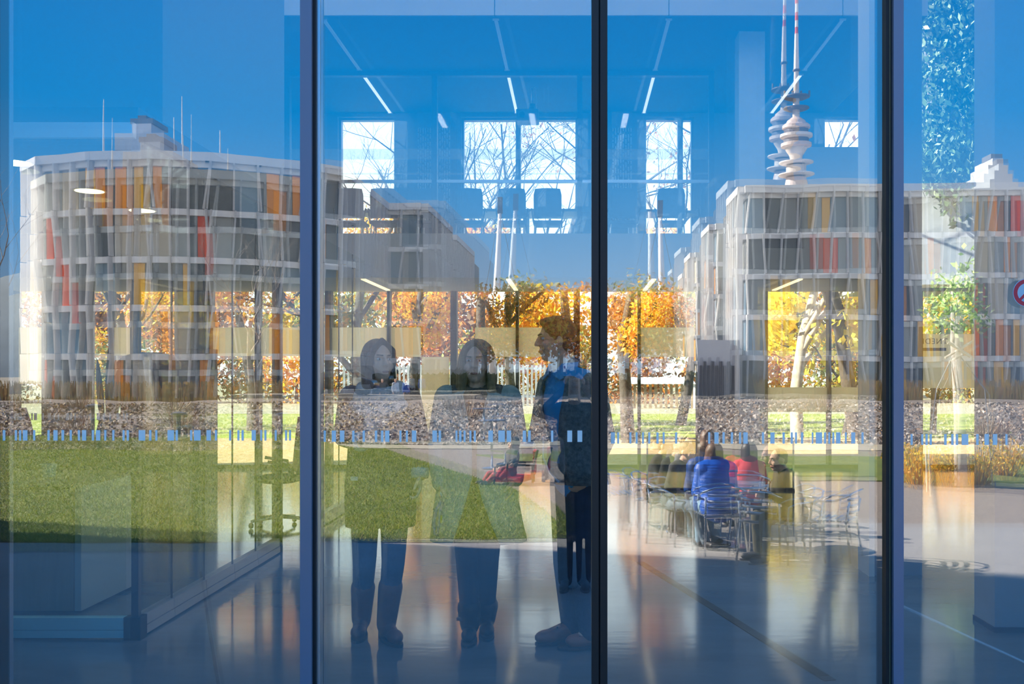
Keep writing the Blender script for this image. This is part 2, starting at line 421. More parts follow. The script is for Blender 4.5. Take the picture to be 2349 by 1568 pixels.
# ---- ground floor back glazing
runs = [([-60, 30, 95], []), ([200, 250, 300, 400], []), ([476, 590, 690, 751, 890, 1040, 1186, 1323, 1467, 1600], []), ([1755, 1905, 2000, 2115, 2290, 2484], [])]
film = {476: (750, 816), 590: (750, 816), 690: (750, 818), 751: (750, 818), 1186: (750, 818), 1467: (750, 818), 30: (750, 880), 1905: (888, 945), 1755: (888, 945), 2115: (765, 890), 250: (750, 815)}
film2 = {890: (0, 0)}
for edges, _ in runs:
    for a, b in zip(edges[:-1], edges[1:]):
        wo = empty('window_%d' % wn, (xb((a + b) / 2), YB, 0), kind='structure'); wn += 1
        MB().add([(xb(a), YB + .12, 0), (xb(b), YB + .12, 0), (xb(b), YB + .12, 2.85), (xb(a), YB + .12, 2.85)], [(0, 1, 2, 3)]).build('pane', CLEAR, wo)
        wdt = .10 if a in (751, 1040, 1323, 476, 1755) else .045
        MB().box(xb(a) - wdt * .5, xb(a) + wdt * .5, YB + .02, YB + .2, 0, 2.80).build('mullion', frame_m, wo)
        MB().box(xb(a) + wdt * .5, xb(b) - .02, YB + .02, YB + .2, 0, .06).build('sill', frame_m, wo)
        MB().box(xb(a) - wdt * .5, xb(b), YB + .02, YB + .2, 2.80, 2.85).build('head_bead', bead_m, wo)
        if a in film:
            y0, y1 = film[a]
            MB().box(xb(a) + .03, xb(b) - .03, YB + .105, YB + .112, Z(y1, YB), Z(y0, YB)).build('frosted_film', FILM, wo)
        if a == 890:
            MB().box(xb(890) + .03, xb(963), YB + .105, YB + .112, Z(818, YB), Z(750, YB)).build('frosted_film', FILM, wo)
            MB().box(xb(965), xb(1028), YB + .105, YB + .112, Z(1075, YB), Z(818, YB)).build('frosted_film', FILM, wo)
        if a == 1040:
            MB().box(xb(1088), xb(1184), YB + .105, YB + .112, Z(818, YB), Z(750, YB)).build('frosted_film', FILM, wo)
        if a == 2115:     # lettering on the film, read from outside, so reversed in here
            tx = bpy.data.curves.new('sign_lettering', 'FONT'); tx.body = 'TNEDF'; tx.size = .125; tx.align_x = 'CENTER'; tx.extrude = .001; tx.space_character = 1.15
            tx.materials.append(mat('letter_dark', (.06, .06, .12), .5))
            to = bpy.data.objects.new('sign_lettering', tx); to.location = (xb(2148) - wo.location.x, YB + .10 - wo.location.y, Z(788, YB)); to.rotation_euler = (R(90), 0, R(180)); to.parent = wo; C.objects.link(to)
            MB().box(xb(2120), xb(2176), YB + .100, YB + .104, Z(804, YB), Z(797, YB)).build('sign_bar', mat('sign_navy', (.04, .06, .18), .5), wo)
wo = empty('window_%d' % wn, (6.5, YB, 2.85), kind='structure'); wn += 1      # tall glazing at the end of the passage
MB().add([(5.0, YB + .12, 2.85), (XR, YB + .12, 2.85), (XR, YB + .12, 7.7), (5.0, YB + .12, 7.7)], [(0, 1, 2, 3)]).build('pane', CLEAR, wo)
for x in (5.02, 6.5, 7.96): MB().box(x - .03, x + .03, YB + .05, YB + .2, 2.85, 7.7).build('mullion', blue_grey, wo)
# ---- gallery: slab, full-height glass front
slab_m = mat('gallery_slab', (.54, .55, .56), .75)
tag(MB().box(XL, 4.6, 13.6, YB, 2.80, 3.2).build('ceiling_gallery', slab_m), kind='structure')
tag(MB().box(XL, 2.05, 13.6, 13.72, 3.2, 3.40).build('wall_parapet', slab_m), kind='structure')
tag(MB().box(X(1845, 13.6), 4.6, 13.6, 13.72, 3.2, Z(337, 13.6)).build('wall_parapet_side', slab_m), kind='structure')
gp = mat('gallery_post', (.05, .06, .09), .5)
gg = empty('window_%d' % wn, (0, 13.66, 3.4), kind='structure'); wn += 1
gx = [-5.9, -3.9, X(997, 13.62), X(1330, 13.62), X(1632, 13.62)]
for x in gx: MB().box(x - .035, x + .035, 13.60, 13.70, 3.40, 5.6).build('post', gp, gg)
for a, b in zip(gx[:-1], gx[1:]):
    MB().add([(a + .035, 13.65, 3.4), (b - .035, 13.65, 3.4), (b - .035, 13.65, 5.58), (a + .035, 13.65, 5.58)], [(0, 1, 2, 3)]).build('pane', CLEAR, gg)
    zr = Z(416, 13.6)
    MB().box(a + .035, b - .035, 13.58, 13.63, zr - .02, zr + .02).build('rail', alu, gg)
    MB().box(a + .035, b - .035, 13.60, 13.70, 5.54, 5.6).build('transom', gp, gg)
    MB().box(a + .035, b - .035, 13.64, 13.645, Z(364, 13.6), Z(340, 13.6)).build('film_strip', FILM2, gg)
    MB().box(a + .035, b - .035, 13.64, 13.645, Z(399, 13.6), Z(395, 13.6)).build('film_strip', FILM2, gg)
# ---- left room block: upper wall, ceiling with fascia
blk = MB(); blk.box(XL, -2.49, 6.06, 8.6, 3.03, 5.6)
tag(blk.build('wall_upper_block', mat('upper_block', (.16, .18, .21), .8)), kind='structure')
cl = MB(); cl.box(XL, -2.49, 5.72, 8.6, 2.86, 3.03)
tag(cl.build('ceiling_room', ceil_m), kind='structure')
tag(MB().box(XL, -2.50, 5.68, 5.72, 2.85, 2.935).build('trim_7', mat('fascia_bright', (.85, .85, .86), .5)), kind='structure')
# ---- right: freestanding wall with white edge, round the passage a column
rw = MB(); rw.box(X(2003, 7.5), X(2115, 7.5), 7.5, 7.75, 0, 7.0)
tag(rw.build('wall_passage', mat('wall_passage_blue', (.26, .30, .38), .7)), kind='structure')
tag(MB().box(X(1990, 7.5), X(2003, 7.5) - .001, 7.46, 7.75, 0, 7.0).build('trim_8', mat('edge_white', (.95, .95, .93), .5)), kind='structure')
colm = mat('column_concrete', (.42, .46, .52), .8, var=.06, scale=3)
tag(MB().box(2.456, 3.3, 5.86, 6.16, 0, 7.0).build('wall_pier', colm), kind='structure')
tag(MB().box(2.45, 3.31, 5.85, 6.17, 0, .03).build('baseboard_pier', mat('pier_base', (.10, .07, .08), .6)), kind='structure')
cc = empty('concrete_column', (X(1725, 12), 12.15, 0), 'pale square concrete column rising to the ceiling in front of the gallery', 'column')
MB().box(X(1695, 12), X(1755, 12), 12, 12.31, 0, 5.6).build('shaft', mat('column_pale', (.60, .61, .64), .8, var=.05), cc, bevel=.01)
# ---- our building beyond the view: the side wing that shades the plaza, and the roof edge
tag(MB().box(-26, -14.2, -6.40, 4.5, ZG, 17).build('wall_wing', wall_m), kind='structure')
tag(MB().box(-14.2, 16, G + .0, G + .14, ZG, -.02).build('wall_plinth', colm), kind='structure')

# ------------------------------------------------------------------ lamps of the hall, and added fill lamps
lit = mat('linear_lamp_lit', (1, .97, .92), emit=1.2)
dim = mat('linear_lamp_dim', (.75, .85, .95), emit=.05)
for k, x in enumerate([-2.9, -.91, 1.09, 3.1]):  # fill lamps added out of view overhead to brighten the hall and its people
    o = empty('added_fill_lamp', (x, 8.5, 7.0), 'added unseen fill lamp under the high front ceiling, %s from the left wall' % ['first', 'second', 'third', 'fourth'][k], 'ceiling lamp', 'added fill lamps under the high front ceiling')
    MB().box(x - .06, x + .06, 4.85, 11.2, 6.985, 6.9995).build('diffuser', mat('added_fill_lit', (1, .95, .88), emit=15), o)
    for e in (4.80, 11.2): MB().box(x - .065, x + .065, e, e + .05, 6.98, 6.9995).build('end_cap', white_paint, o)
names = ['over the far left of the gallery glass', 'left of the projector', 'right of the projector', 'beside the concrete column']
house = mat('lamp_housing', (.7, .7, .72), .5)
for k, x in enumerate([-2.9, -.91, 1.09, 3.1]):
    o = empty('linear_ceiling_lamp', (x, 13.6, 5.6), 'slim recessed linear ceiling lamp ' + names[k], 'ceiling lamp', 'linear ceiling lamps')
    for (ya, yb_, m) in ((11.6, 13.5, dim), (13.75, 15.75, lit)):
        MB().box(x - .02, x + .02, ya, yb_, 5.585, 5.5995).build('diffuser', m, o)
        for e in (ya - .03, yb_): MB().box(x - .036, x + .036, e, e + .03, 5.583, 5.5995).build('end_cap', house, o)
for k, (x, nm) in enumerate([(-2.9, 'nearest the left room'), (-.91, 'above the woman in the green coat'), (1.09, 'behind the dark middle mullion'), (3.1, 'right of the concrete column'), (4.5, 'above the plane tree window')]):
    o = empty('soffit_lamp', (x, 14.7, 2.79), 'short warm linear lamp under the gallery ' + nm, 'ceiling lamp', 'lamps under the gallery')
    MB().box(x - .03, x + .03, 13.75, 15.6, 2.785, 2.7995).build('diffuser', mat('soffit_lamp_lit', (1, .78, .45), emit=2.2), o)
for k, (d, nm) in enumerate([(6.4, 'closest to the glass front'), (7.4, 'in the middle of the row'), (8.3, 'farthest into the room')]):
    x = -3.58
    o = empty('downlight', (x, d, 2.855), 'round warm recessed downlight ' + nm, 'downlight', 'downlights in the left room')
    MB().lathe((x, d, 2.852), [(.10, 0), (.10, .006)], 28).build('lens', mat('downlight_lit', (1, .82, .42), emit=6), o)
    MB().lathe((x, d, 2.855), [(.115, 0), (.115, .004)], 28).build('ring', house, o)

# ------------------------------------------------------------------ left room: glass partition
pan = mat('partition_base', (.42, .43, .47), .4, .3)
pan_b = mat('partition_base_pale', (.40, .82, .95), .35, .2)
gp1 = empty('glass_partition', (-2.49, 7.05, 0), 'frameless glass partition of narrow panels on a grey base rail', 'partition')
ys = [5.78, 6.2, 6.74, 7.3, 7.83, 8.42]
for a, b in zip(ys[:-1], ys[1:]):
    MB().box(-2.497, -2.487, a + .004, b - .004, .125, 2.84).build('glass_panel', CLEAR, gp1)
    MB().box(-2.54, -2.47, a + .003, b - .003, .012, .06).build('base_panel', pan, gp1)
    MB().box(-2.535, -2.475, a + .003, b - .003, .063, .125).build('base_panel', pan, gp1)
    MB().box(-2.4975, -2.4865, b - .004, b + .004, .125, 2.84).build('joint', black, gp1)
MB().box(-2.545, -2.465, 8.43, 8.47, 0, 2.84).build('end_post', black, gp1)
gp2 = empty('glass_partition', (-4.5, 5.72, 0), 'glass screen on a bright pale base rail facing the glass front', 'partition')
MB().box(XL, -2.56, 5.715, 5.725, .125, 2.84).build('glass_panel', CLEAR, gp2)
MB().box(XL, -2.56, 5.69, 5.75, .012, .055).build('base_panel', pan_b, gp2)
MB().box(XL, -2.56, 5.69, 5.75, .058, .125).build('base_panel', pan_b, gp2)
MB().box(-2.555, -2.46, 5.68, 5.77, 0, .13).build('corner_block', black, gp2)
MB().box(-2.52, -2.48, 5.70, 5.74, .13, 2.84).build('corner_post', mat('corner_dark', (.02, .03, .05), .4), gp2)
for q in range(0, 42, 2):
    L = (56,66,80,90,108,120,130,150,152,165,240,250,262,282,325,335,366,386,412,420,445,452,508,528,540,550,572,580,690,697,745,765,790,805,842,850,895,915,948,956,972,980)
    MB().box(X(L[q] * .298, 5.71), X(L[q + 1] * .298, 5.71), 5.710, 5.7145, Z(963, 5.71), Z(947, 5.71)).build('etched_marking', MARK, gp2)
gp3 = empty('glass_partition', (-2.49, 10.6, 0), 'second run of glass partition beyond the dark end post', 'partition')
for a in (9.3, 9.95, 10.6, 11.25):
    MB().box(-2.497, -2.487, a + .004, a + .646, .125, 2.84).build('glass_panel', CLEAR, gp3)
    MB().box(-2.54, -2.47, a + .003, a + .647, .012, .125).build('base_panel', pan, gp3)
    MB().box(-2.4975, -2.4865, a - .004, a + .004, .125, 2.84).build('joint', black, gp3)
# ------------------------------------------------------------------ furniture of the hall
wood = mat('pale_wood', (.42, .32, .22), .5, var=.12, scale=2.2, stretch=(9, 9, .6))
# counter in the left room
cn = empty('reception_counter', (-3.9, 6.7, 0), 'pale wood reception counter with a white end panel', 'counter')
MB().box(-6.5, -3.15, 6.30, 6.33, .02, .78).build('front_panel', wood, cn)
MB().box(-3.14, -3.10, 6.30, 7.05, .02, .80).build('end_panel', mat('panel_white', (.56, .60, .62), .5), cn)
MB().box(-6.5, -3.10, 6.28, 7.07, .80, .83).build('worktop', mat('top_grey', (.22, .22, .22), .4), cn)
MB().box(-6.45, -3.2, 6.40, 6.9, 0, .03).build('plinth', black, cn)
MB().box(-6.5, -3.15, 6.42, 7.0, .50, .53).build('shelf', wood, cn)
tub = MB(); tub.lathe((X(111, 6.6), 6.6, .831), [(.04, 0), (.052, .085), (.048, .085), (.038, .01)], 20)
tag(tub.build('desk_cup', mat('cup_pale_blue', (.50, .72, .78), .4), smooth=False), 'pale blue tapered cup standing on the reception counter', 'cup')
# office chairs and screens behind it
navy = mat('upholstery_navy', (.035, .045, .09), .8)
def office_chair(x, d, rz, label, back_h=.62, m=navy):
    o = empty('office_chair', (0, 0, 0), label, 'chair', 'office chairs in the left room')
    s = MB(); s.ell((0, 0, .47), (.24, .24, .05)); s.build('seat', m, o, smooth=True)
    b = MB(); vs = []; n = 9
    for j in range(8):
        z = .52 + back_h * j / 7; wd = .23 * (1 - .35 * (j / 7) ** 3)
        for i in range(n):
            t = -1 + 2 * i / (n - 1); vs.append((wd * t, .20 + .05 * (j / 7) - .06 * t * t, z))
    vs2 = [(x_, y_ + .035, z_) for x_, y_, z_ in vs]; q = len(vs)
    fs = [(j * n + i, j * n + i + 1, (j + 1) * n + i + 1, (j + 1) * n + i) for j in range(7) for i in range(n - 1)]
    fs += [tuple(reversed([k + q for k in f])) for f in fs]
    rim = [i for i in range(n)] + [j * n + n - 1 for j in range(1, 8)] + [7 * n + i for i in range(n - 2, -1, -1)] + [j * n for j in range(6, 0, -1)]
    fs += [(rim[k], rim[(k + 1) % len(rim)], rim[(k + 1) % len(rim)] + q, rim[k] + q)[::-1] for k in range(len(rim))]
    b.add(vs + vs2, fs); b.build('backrest', m, o, smooth=True)
    MB().tube([(0, 0, .08), (0, 0, .44)], .025, 10).build('gas_column', chrome, o)
    for k in range(5):
        a = 2 * math.pi * k / 5
        l = MB().tube([(0, 0, .10), (.28 * math.cos(a), .28 * math.sin(a), .07)], [.022, .014], 8).build('base_arm', chrome, o)
        MB().ell((.28 * math.cos(a), .28 * math.sin(a), .03), (.025, .025, .03)).build('castor', black, o)
    MB().tube([(0, .05, .46), (0, .24, .46), (0, .25, .6)], .018, 8).build('back_bracket', chrome, o)
    for s_ in (-1, 1): MB().tube([(s_ * .2, .12, .5), (s_ * .27, .1, .62), (s_ * .27, -.12, .66)], .016, 8).build('armrest', black, o)
    o.location = (x, d, 0); o.rotation_euler = (0, 0, rz)
    return o
office_chair(X(20, 8.2), 8.2, R(35), 'office chair at the left edge with its back tilted toward the window', .70)
office_chair(X(230, 8.9), 8.9, R(-15), 'navy office chair in the middle of the glazed room', .62)
office_chair(X(640, 9.9), 9.9, R(-70), 'office chair near the dark end post of the glass partition', .55)
# display cabinet and low cupboard silhouettes
cab = empty('storage_cabinet', (X(437, 12), 12, 0), 'tall dark blue storage cabinet by the back windows', 'cabinet')
MB().box(X(402, 12), X(472, 12), 12, 12.4, 0, 1.80).build('body', mat('cabinet_blue', (.05, .06, .13), .6), cab)
for a, b in ((403, 436), (438, 471)):
    dd = MB().box(X(a, 12), X(b, 12), 11.98, 12, .05, 1.78).build('door', mat('cabinet_front', (.08, .09, .16), .5), cab)
MB().tube([(X(434, 12), 11.965, .8), (X(434, 12), 11.965, 1.0)], .008, 6).build('handle', alu, cab)
mac = empty('coffee_machine', (X(330, 9.6), 9.6, .83), 'bulky dark coffee machine with a wide domed hood on the back counter', 'coffee machine')
mm = mat('machine_dark', (.07, .06, .075), .35, .3)
MB().box(X(285, 9.6), X(380, 9.6), 9.5, 9.9, .92, 1.55).build('body', mm, mac, bevel=.02)
MB().lathe((X(332, 9.6), 9.7, 1.55), [(.29, 0), (.29, .06), (.24, .12), (.12, .16)], 24).build('hood', mm, mac, smooth=True)
for a in (305, 330, 355): MB().tube([(X(a, 9.6), 9.46, 1.15), (X(a, 9.6), 9.46, 1.32)], .025, 10).build('brew_head', chrome, mac)
for a in (-.12, .12): MB().box(X(332, 9.6) + a - .02, X(332, 9.6) + a + .02, 9.55, 9.85, .90, .92).build('foot', black, mac)
bc = empty('back_counter', (X(300, 9.6), 9.7, 0), 'dark back counter carrying the coffee machine', 'counter')
MB().box(X(190, 9.6), X(400, 9.6), 9.45, 9.95, 0, .87).build('body', mat('back_counter_dark', (.09, .08, .09), .6), bc)
MB().box(X(188, 9.6), X(402, 9.6), 9.42, 9.98, .87, .90).build('worktop', mat('top_white', (.72, .72, .70), .4), bc)
pt = empty('snake_plant', (X(238, 9.6), 9.6, .90), 'potted snake plant with two tall pointed leaves on the back counter', 'plant')
MB().lathe((X(238, 9.6), 9.65, .90), [(.05, 0), (.07, .16), (.06, .16)], 18).build('pot', mat('pot_grey', (.16, .15, .16), .7), pt)
for dx, h, l in ((-.035, .72, -.05), (.02, .90, .01), (.05, .6, .06)):
    q = MB(); n = 9
    for i in range(n):
        t = i / (n - 1); wd = .035 * math.sin(math.pi * (.12 + .86 * t)) ** .7
        c = Vector((X(238, 9.6) + dx + l * t, 9.65, 1.03 + h * t * .85))
        q.v += [tuple(c + Vector((-wd, 0, 0))), tuple(c + Vector((0, .012, 0))), tuple(c + Vector((wd, 0, 0))), tuple(c + Vector((0, -.003, 0)))]
    for i in range(n - 1):
        for k in range(4): q.f.append((i * 4 + k, i * 4 + (k + 1) % 4, i * 4 + 4 + (k + 1) % 4, i * 4 + 4 + k)); q.mi.append(0)
    q.build('leaf', mat('snake_leaf', (.05, .08, .05), .5), pt)
# ---- gallery furniture
gchair_m = mat('gallery_chair_blue', (.10, .16, .26), .7)
FLG = 3.203
def gallery_chair():
    o = empty('meeting_chair', (0, 0, 0), 'x', 'chair', 'meeting chairs on the gallery')
    b = MB(); n = 9; vs = []
    for j in range(6):
        z = .52 + .42 * j / 5
        for i in range(n):
            t = -1 + 2 * i / (n - 1)
            wd = .20 if j < 5 else .18
            vs.append((wd * t, .06 * t * t - .02 - .03 * j / 5, z))
    q = len(vs); vs2 = [(x_, y_ + .03, z_) for x_, y_, z_ in vs]
    fs = [(j * n + i, j * n + i + 1, (j + 1) * n + i + 1, (j + 1) * n + i) for j in range(5) for i in range(n - 1)]
    fs += [tuple(reversed([k + q for k in f])) for f in fs]
    rim = [i for i in range(n)] + [j * n + n - 1 for j in range(1, 6)] + [5 * n + i for i in range(n - 2, -1, -1)] + [j * n for j in range(4, 0, -1)]
    fs += [(rim[k], rim[(k + 1) % len(rim)], rim[(k + 1) % len(rim)] + q, rim[k] + q)[::-1] for k in range(len(rim))]
    b.add(vs + vs2, fs).build('backrest', gchair_m, o, smooth=True)
    MB().box(-.21, .21, 0, .42, .44, .49).build('seat', gchair_m, o, bevel=.015)
    for sx_ in (-1, 1):
        for yy in (.03, .38): MB().tube([(sx_ * .18, yy, .44), (sx_ * .21, yy, 0)], .011, 6).build('leg', chrome, o)
        MB().tube([(sx_ * .20, .02, .46), (sx_ * .23, .05, .66), (sx_ * .23, .32, .66)], .012, 6).build('armrest', black, o)
    return o
g0 = gallery_chair()
gc = [(800, 'on the far left, in front of the yellow leaves'), (880, 'second from the left end'), (985, 'before the beaded curtain beside the first post'), (1075, 'at the left edge of the wide window'), (1174, 'left of the window mullion under the projector'), (1256, 'right of the window mullion'), (1432, 'left of the narrow window behind the middle mullion'), (1540, 'in front of the narrow window'), (1640, 'at the right end of the table')]
for k, (px, nm) in enumerate(gc):
    o = g0 if k == 0 else copy_tree(g0)
    o.location = (X(px, 14.35), 14.35, FLG); o['label'] = 'blue gallery meeting chair ' + nm
gt = empty('meeting_table', (X(1200, 15), 15.05, FLG), 'long boat-shaped meeting table behind the gallery chairs', 'table')
bt = MB(); pts = []
xa, xc = X(800, 15), X(1610, 15); cx = (xa + xc) / 2; hw = (xc - xa) / 2
for k in range(40):
    a = 2 * math.pi * k / 40
    pts.append((cx + hw * math.copysign(abs(math.cos(a)) ** .6, math.cos(a)), 15.3 + .36 * math.copysign(abs(math.sin(a)) ** .7, math.sin(a))))
bt.prism(pts, FLG + .71, FLG + .75); bt.build('table_top', mat('table_top_blue', (.16, .22, .30), .4), gt)
for q in (-1.6, 0, 1.6): MB().lathe((cx + q, 15.3, FLG), [(.22, 0), (.22, .02), (.05, .04), (.05, .71)], 16).build('pedestal', alu, gt)
pj = empty('projector', (X(1210, 14.4), 14.4, Z(280, 14.4)), 'grey projector hanging from the gallery ceiling on a rod', 'projector')
px0 = X(1210, 14.4); pz = Z(280, 14.4)
MB().box(px0 - .16, px0 + .16, 14.3, 14.6, pz, pz + .17).build('body', mat('projector_grey', (.16, .20, .26), .5), pj, bevel=.015)
MB().lathe((px0 + .06, 14.45, pz + .17), [(.04, 0), (.04, .06), (.05, .06), (.05, .10)], 12).build('mount', gp, pj)
MB().tube([(px0 + .06, 14.45, pz + .27), (px0 + .06, 14.45, 5.6)], .012, 8).build('rod', alu, pj)
ln = MB(); ln.tube([(px0 - .07, 14.295, pz + .08), (px0 - .07, 14.27, pz + .08)], .04, 14); ln.build('lens', black, pj)
cb = MB(); cb.tube([(px0 + .13, 14.4, pz + .17), (px0 + .12, 14.4, pz + .5), (px0 + .14, 14.4, pz + .75), (px0 + .10, 14.4, 5.6)], .008, 6); cb.build('cable', white_paint, pj)
# beaded curtains in the upper back windows
def beaded(px0_, px1_, label):
    o = empty('beaded_curtain', (xb((px0_ + px1_) / 2), YB - .05, 3.2), label, 'curtain', 'beaded curtains')
    n = int((px1_ - px0_) / 5.5)
    MB().box(xb(px0_), xb(px1_), YB - .08, YB - .03, 5.35, 5.5999).build('header', blue_grey, o)
    for k in range(n):
        x = xb(lerp(px0_, px1_, (k + .5) / n)); b = MB()
        z = 5.35
        while z > 3.9:
            l = random.uniform(.03, .12); b.box(x - .008, x + .008, YB - .06, YB - .05, z - l, z); z -= l + random.uniform(.01, .05)
        q = b.build('bead_strand', mat('bead_white', (.8, .84, .88), .3), o); q['kind'] = 'stuff'
beaded(958, 1035, 'pale beaded curtain between the left and wide upper windows')
beaded(1403, 1450, 'narrow beaded curtain left of the middle upper window')
# ---- low display screens standing in the hall
def display(px0_, px1_, label):
    d = 12.85; x0, x1 = X(px0_, d), X(px1_, d)
    o = empty('display_screen', ((x0 + x1) / 2, d, 0), label, 'display screen', 'low glass display screens')
    MB().box(x0, x1, d - .03, d + .09, 0, .03).build('base', black, o)
    MB().box(x0 + .02, x1 - .02, d, d + .012, .03, .66).build('glass', clear_glass('display_glass', (.86, .86, .70), .05), o)
    fm = mat('display_edge', (.75, .72, .50), .4)
    MB().box(x0, x0 + .02, d - .01, d + .02, .03, .68).build('edge', fm, o); MB().box(x1 - .02, x1, d - .01, d + .02, .03, .68).build('edge', fm, o)
    MB().box(x0 + .02, x1 - .02, d - .01, d + .02, .66, .68).build('edge', fm, o)
display(1483, 1605, 'low glass display screen right of the dark middle mullion')
display(1693, 1822, 'low glass display screen in front of the concrete column')
# ---- indoor trees in the passage
def leaf_cloud(centres, rad, n, size, mats, name, parent, rng, droop=.3, flat=1.0):
    cs = np.array([c for c in centres], float)
    idx = rng.integers(0, len(cs), n)
    off = rng.normal(0, 1, (n, 3)); off /= np.linalg.norm(off, axis=1)[:, None]
    off *= (rng.random((n, 1)) ** .45) * rad; off[:, 2] *= flat
    c = cs[idx] + off
    a = rng.normal(0, 1, (n, 3)); a[:, 2] -= droop; a /= np.linalg.norm(a, axis=1)[:, None]
    b = np.cross(a, rng.normal(0, 1, (n, 3))); b /= np.linalg.norm(b, axis=1)[:, None]
    s = size * rng.uniform(.6, 1.3, (n, 1))
    q = np.stack([c - a * s, c + b * s * .5, c + a * s, c - b * s * .5], 1)
    return quads(name, q, mats, parent, 'stuff', mi=rng.integers(0, len(mats), n))
rng = np.random.default_rng(3)
gl1 = mat('ficus_leaf', (.20, .34, .10), .4, trans=.35); gl2 = mat('ficus_leaf_pale', (.45, .55, .22), .35, trans=.35)
def garden_tree(px, d, z0, z1, rad, n, label, size):
    x = X(px, d); o = empty('garden_tree', (x, d, -.06), label, 'tree')
    MB().tube([(x + .3, d, -.06), (x + .22, d + .1, z0 * .6), (x + .05, d, z0 + .3), (x, d, (z0 + z1) / 2)], [.09, .07, .05, .02], 8).build('trunk', mat('stem_brown', (.16, .12, .09), .8), o)
    cs = [(x + rng.uniform(-.8, .8) * rad, d + rng.uniform(-.6, .6) * rad, z) for z in np.linspace(z0 + rad * .6, z1 - rad * .6, 9)]
    leaf_cloud(cs, rad, n, size, [gl1, gl2, gl2], 'foliage', o, rng, .7)
nw = empty('neighbour_wing', (9.6, 23, -.06), 'pale raised wing outside the end of the passage', 'building')
MB().box(6.6, 13, 21.5, 25, 3.4, 11.5).build('walls', mat('wing_plaster', (.42, .43, .48), .8, var=.05), nw)
for x in (9.6, 12.6): MB().box(x - .15, x + .15, 21.7, 22.0, -.06, 3.4).build('support', colm, nw)
iv = empty('ivy', (X(2180, 21.4), 21.4, 5.0), 'curtain of ivy hanging down the raised wing at the end of the passage', 'ivy')
pts = []
for k in range(230):
    px = rng.uniform(2090, 2290); low = 5.35 + .5 * math.sin(px * .06) + .25 * math.sin(px * .21)
    pts.append((X(px, 21.3), 21.28 + rng.uniform(-.15, .12), rng.uniform(low, 10.2)))
leaf_cloud(pts, .38, 5200, .085, [mat('ivy_dark', (.05, .10, .05), .35, trans=.2), mat('ivy_mid', (.11, .18, .08), .3, trans=.25), mat('ivy_dark', None), mat('ivy_pale', (.32, .40, .22), .3, trans=.3)], 'foliage', iv, rng, 1.2)
for k in range(9):
    x = X(2100 + 22 * k, 21.45); MB().tube([(x, 21.47, 5.4 + .2 * (k % 3)), (x + .1, 21.46, 7), (x - .05, 21.47, 10)], .015, 5).build('vine', mat('stem_brown', (.16, .12, .09), .8), iv)
garden_tree(2228, 18.2, 1.75, 3.65, .55, 700, 'smaller pale-leaved tree low outside the end of the passage', .085)
# ------------------------------------------------------------------ trees
bark = mat('bark_dark', (.09, .07, .06), .9, var=.3, scale=9)
bark_pale = mat('bark_pale', (.50, .42, .32), .85, var=.3, scale=5)
gold = [mat('leaf_gold', (.80, .42, .03), .5, trans=.45), mat('leaf_orange', (.72, .26, .03), .5, trans=.45), mat('leaf_yellow', (.90, .62, .06), .5, trans=.45)]
rust = [mat('leaf_rust', (.42, .17, .05), .6, trans=.35), mat('leaf_orange', None), mat('leaf_brown', (.33, .19, .09), .6, trans=.3)]
olive = [mat('leaf_olive', (.20, .24, .06), .6, trans=.35), mat('leaf_moss', (.32, .33, .09), .6, trans=.35), mat('leaf_gold', None)]
yell = [mat('leaf_yellow', None), mat('leaf_lemon', (.95, .75, .08), .5, trans=.5)]
def tree(name, label, base, h, seed, leaves=None, nleaf=0, lsize=.12, zrange=(0, 99), depth=4, r0=.16, spread=.55, bk=None, group=None, fork=.3, rad=.5, nsub=3, cat='tree'):
    rg = random.Random(seed); nrg = np.random.default_rng(seed)
    base = Vector(base); o = empty(name, base, label, cat, group)
    tb = MB(); tips = []
    def grow(p, d, L, r, lev):
        n = 4 if lev < 2 else 3
        pts = [p]; rr = [r]; q = p.copy(); dd = d.copy()
        for i in range(n):
            dd = (dd + Vector((rg.gauss(0, .14), rg.gauss(0, .14), rg.gauss(.04, .1)))).normalized()
            q = q + dd * (L / n); pts.append(q.copy()); rr.append(r * (1 - .55 * (i + 1) / n))
            if lev >= 1: tips.append(q.copy())
        tb.tube(pts, rr, 7 if lev == 0 else (5 if lev < 3 else 3), closed=False)
        if lev >= depth: return
        for k in range(nsub + (1 if lev == 0 else 0)):
            t = rg.uniform(.45, 1) if lev else rg.uniform(fork, 1)
            i = min(int(t * n), n - 1); s = pts[i].lerp(pts[i + 1], t * n - i)
            a = rg.uniform(0, 2 * math.pi)
            nd = (dd * (1 - spread) + Vector((math.cos(a), math.sin(a), rg.uniform(-.15, .6))) * spread).normalized()
            grow(s, nd, L * rg.uniform(.55, .75), rr[i] * .6, lev + 1)
    grow(base - Vector((0, 0, .05)), Vector((rg.gauss(0, .04), rg.gauss(0, .04), 1)).normalized(), h * .5, r0, 0)
    tb.build('branches', bk or bark, o, smooth=True)
    if nleaf:
        ts = [t for t in tips if zrange[0] <= t.z <= zrange[1]] or tips
        leaf_cloud(ts, rad, nleaf, lsize, leaves, 'foliage', o, nrg, .3)
    return o
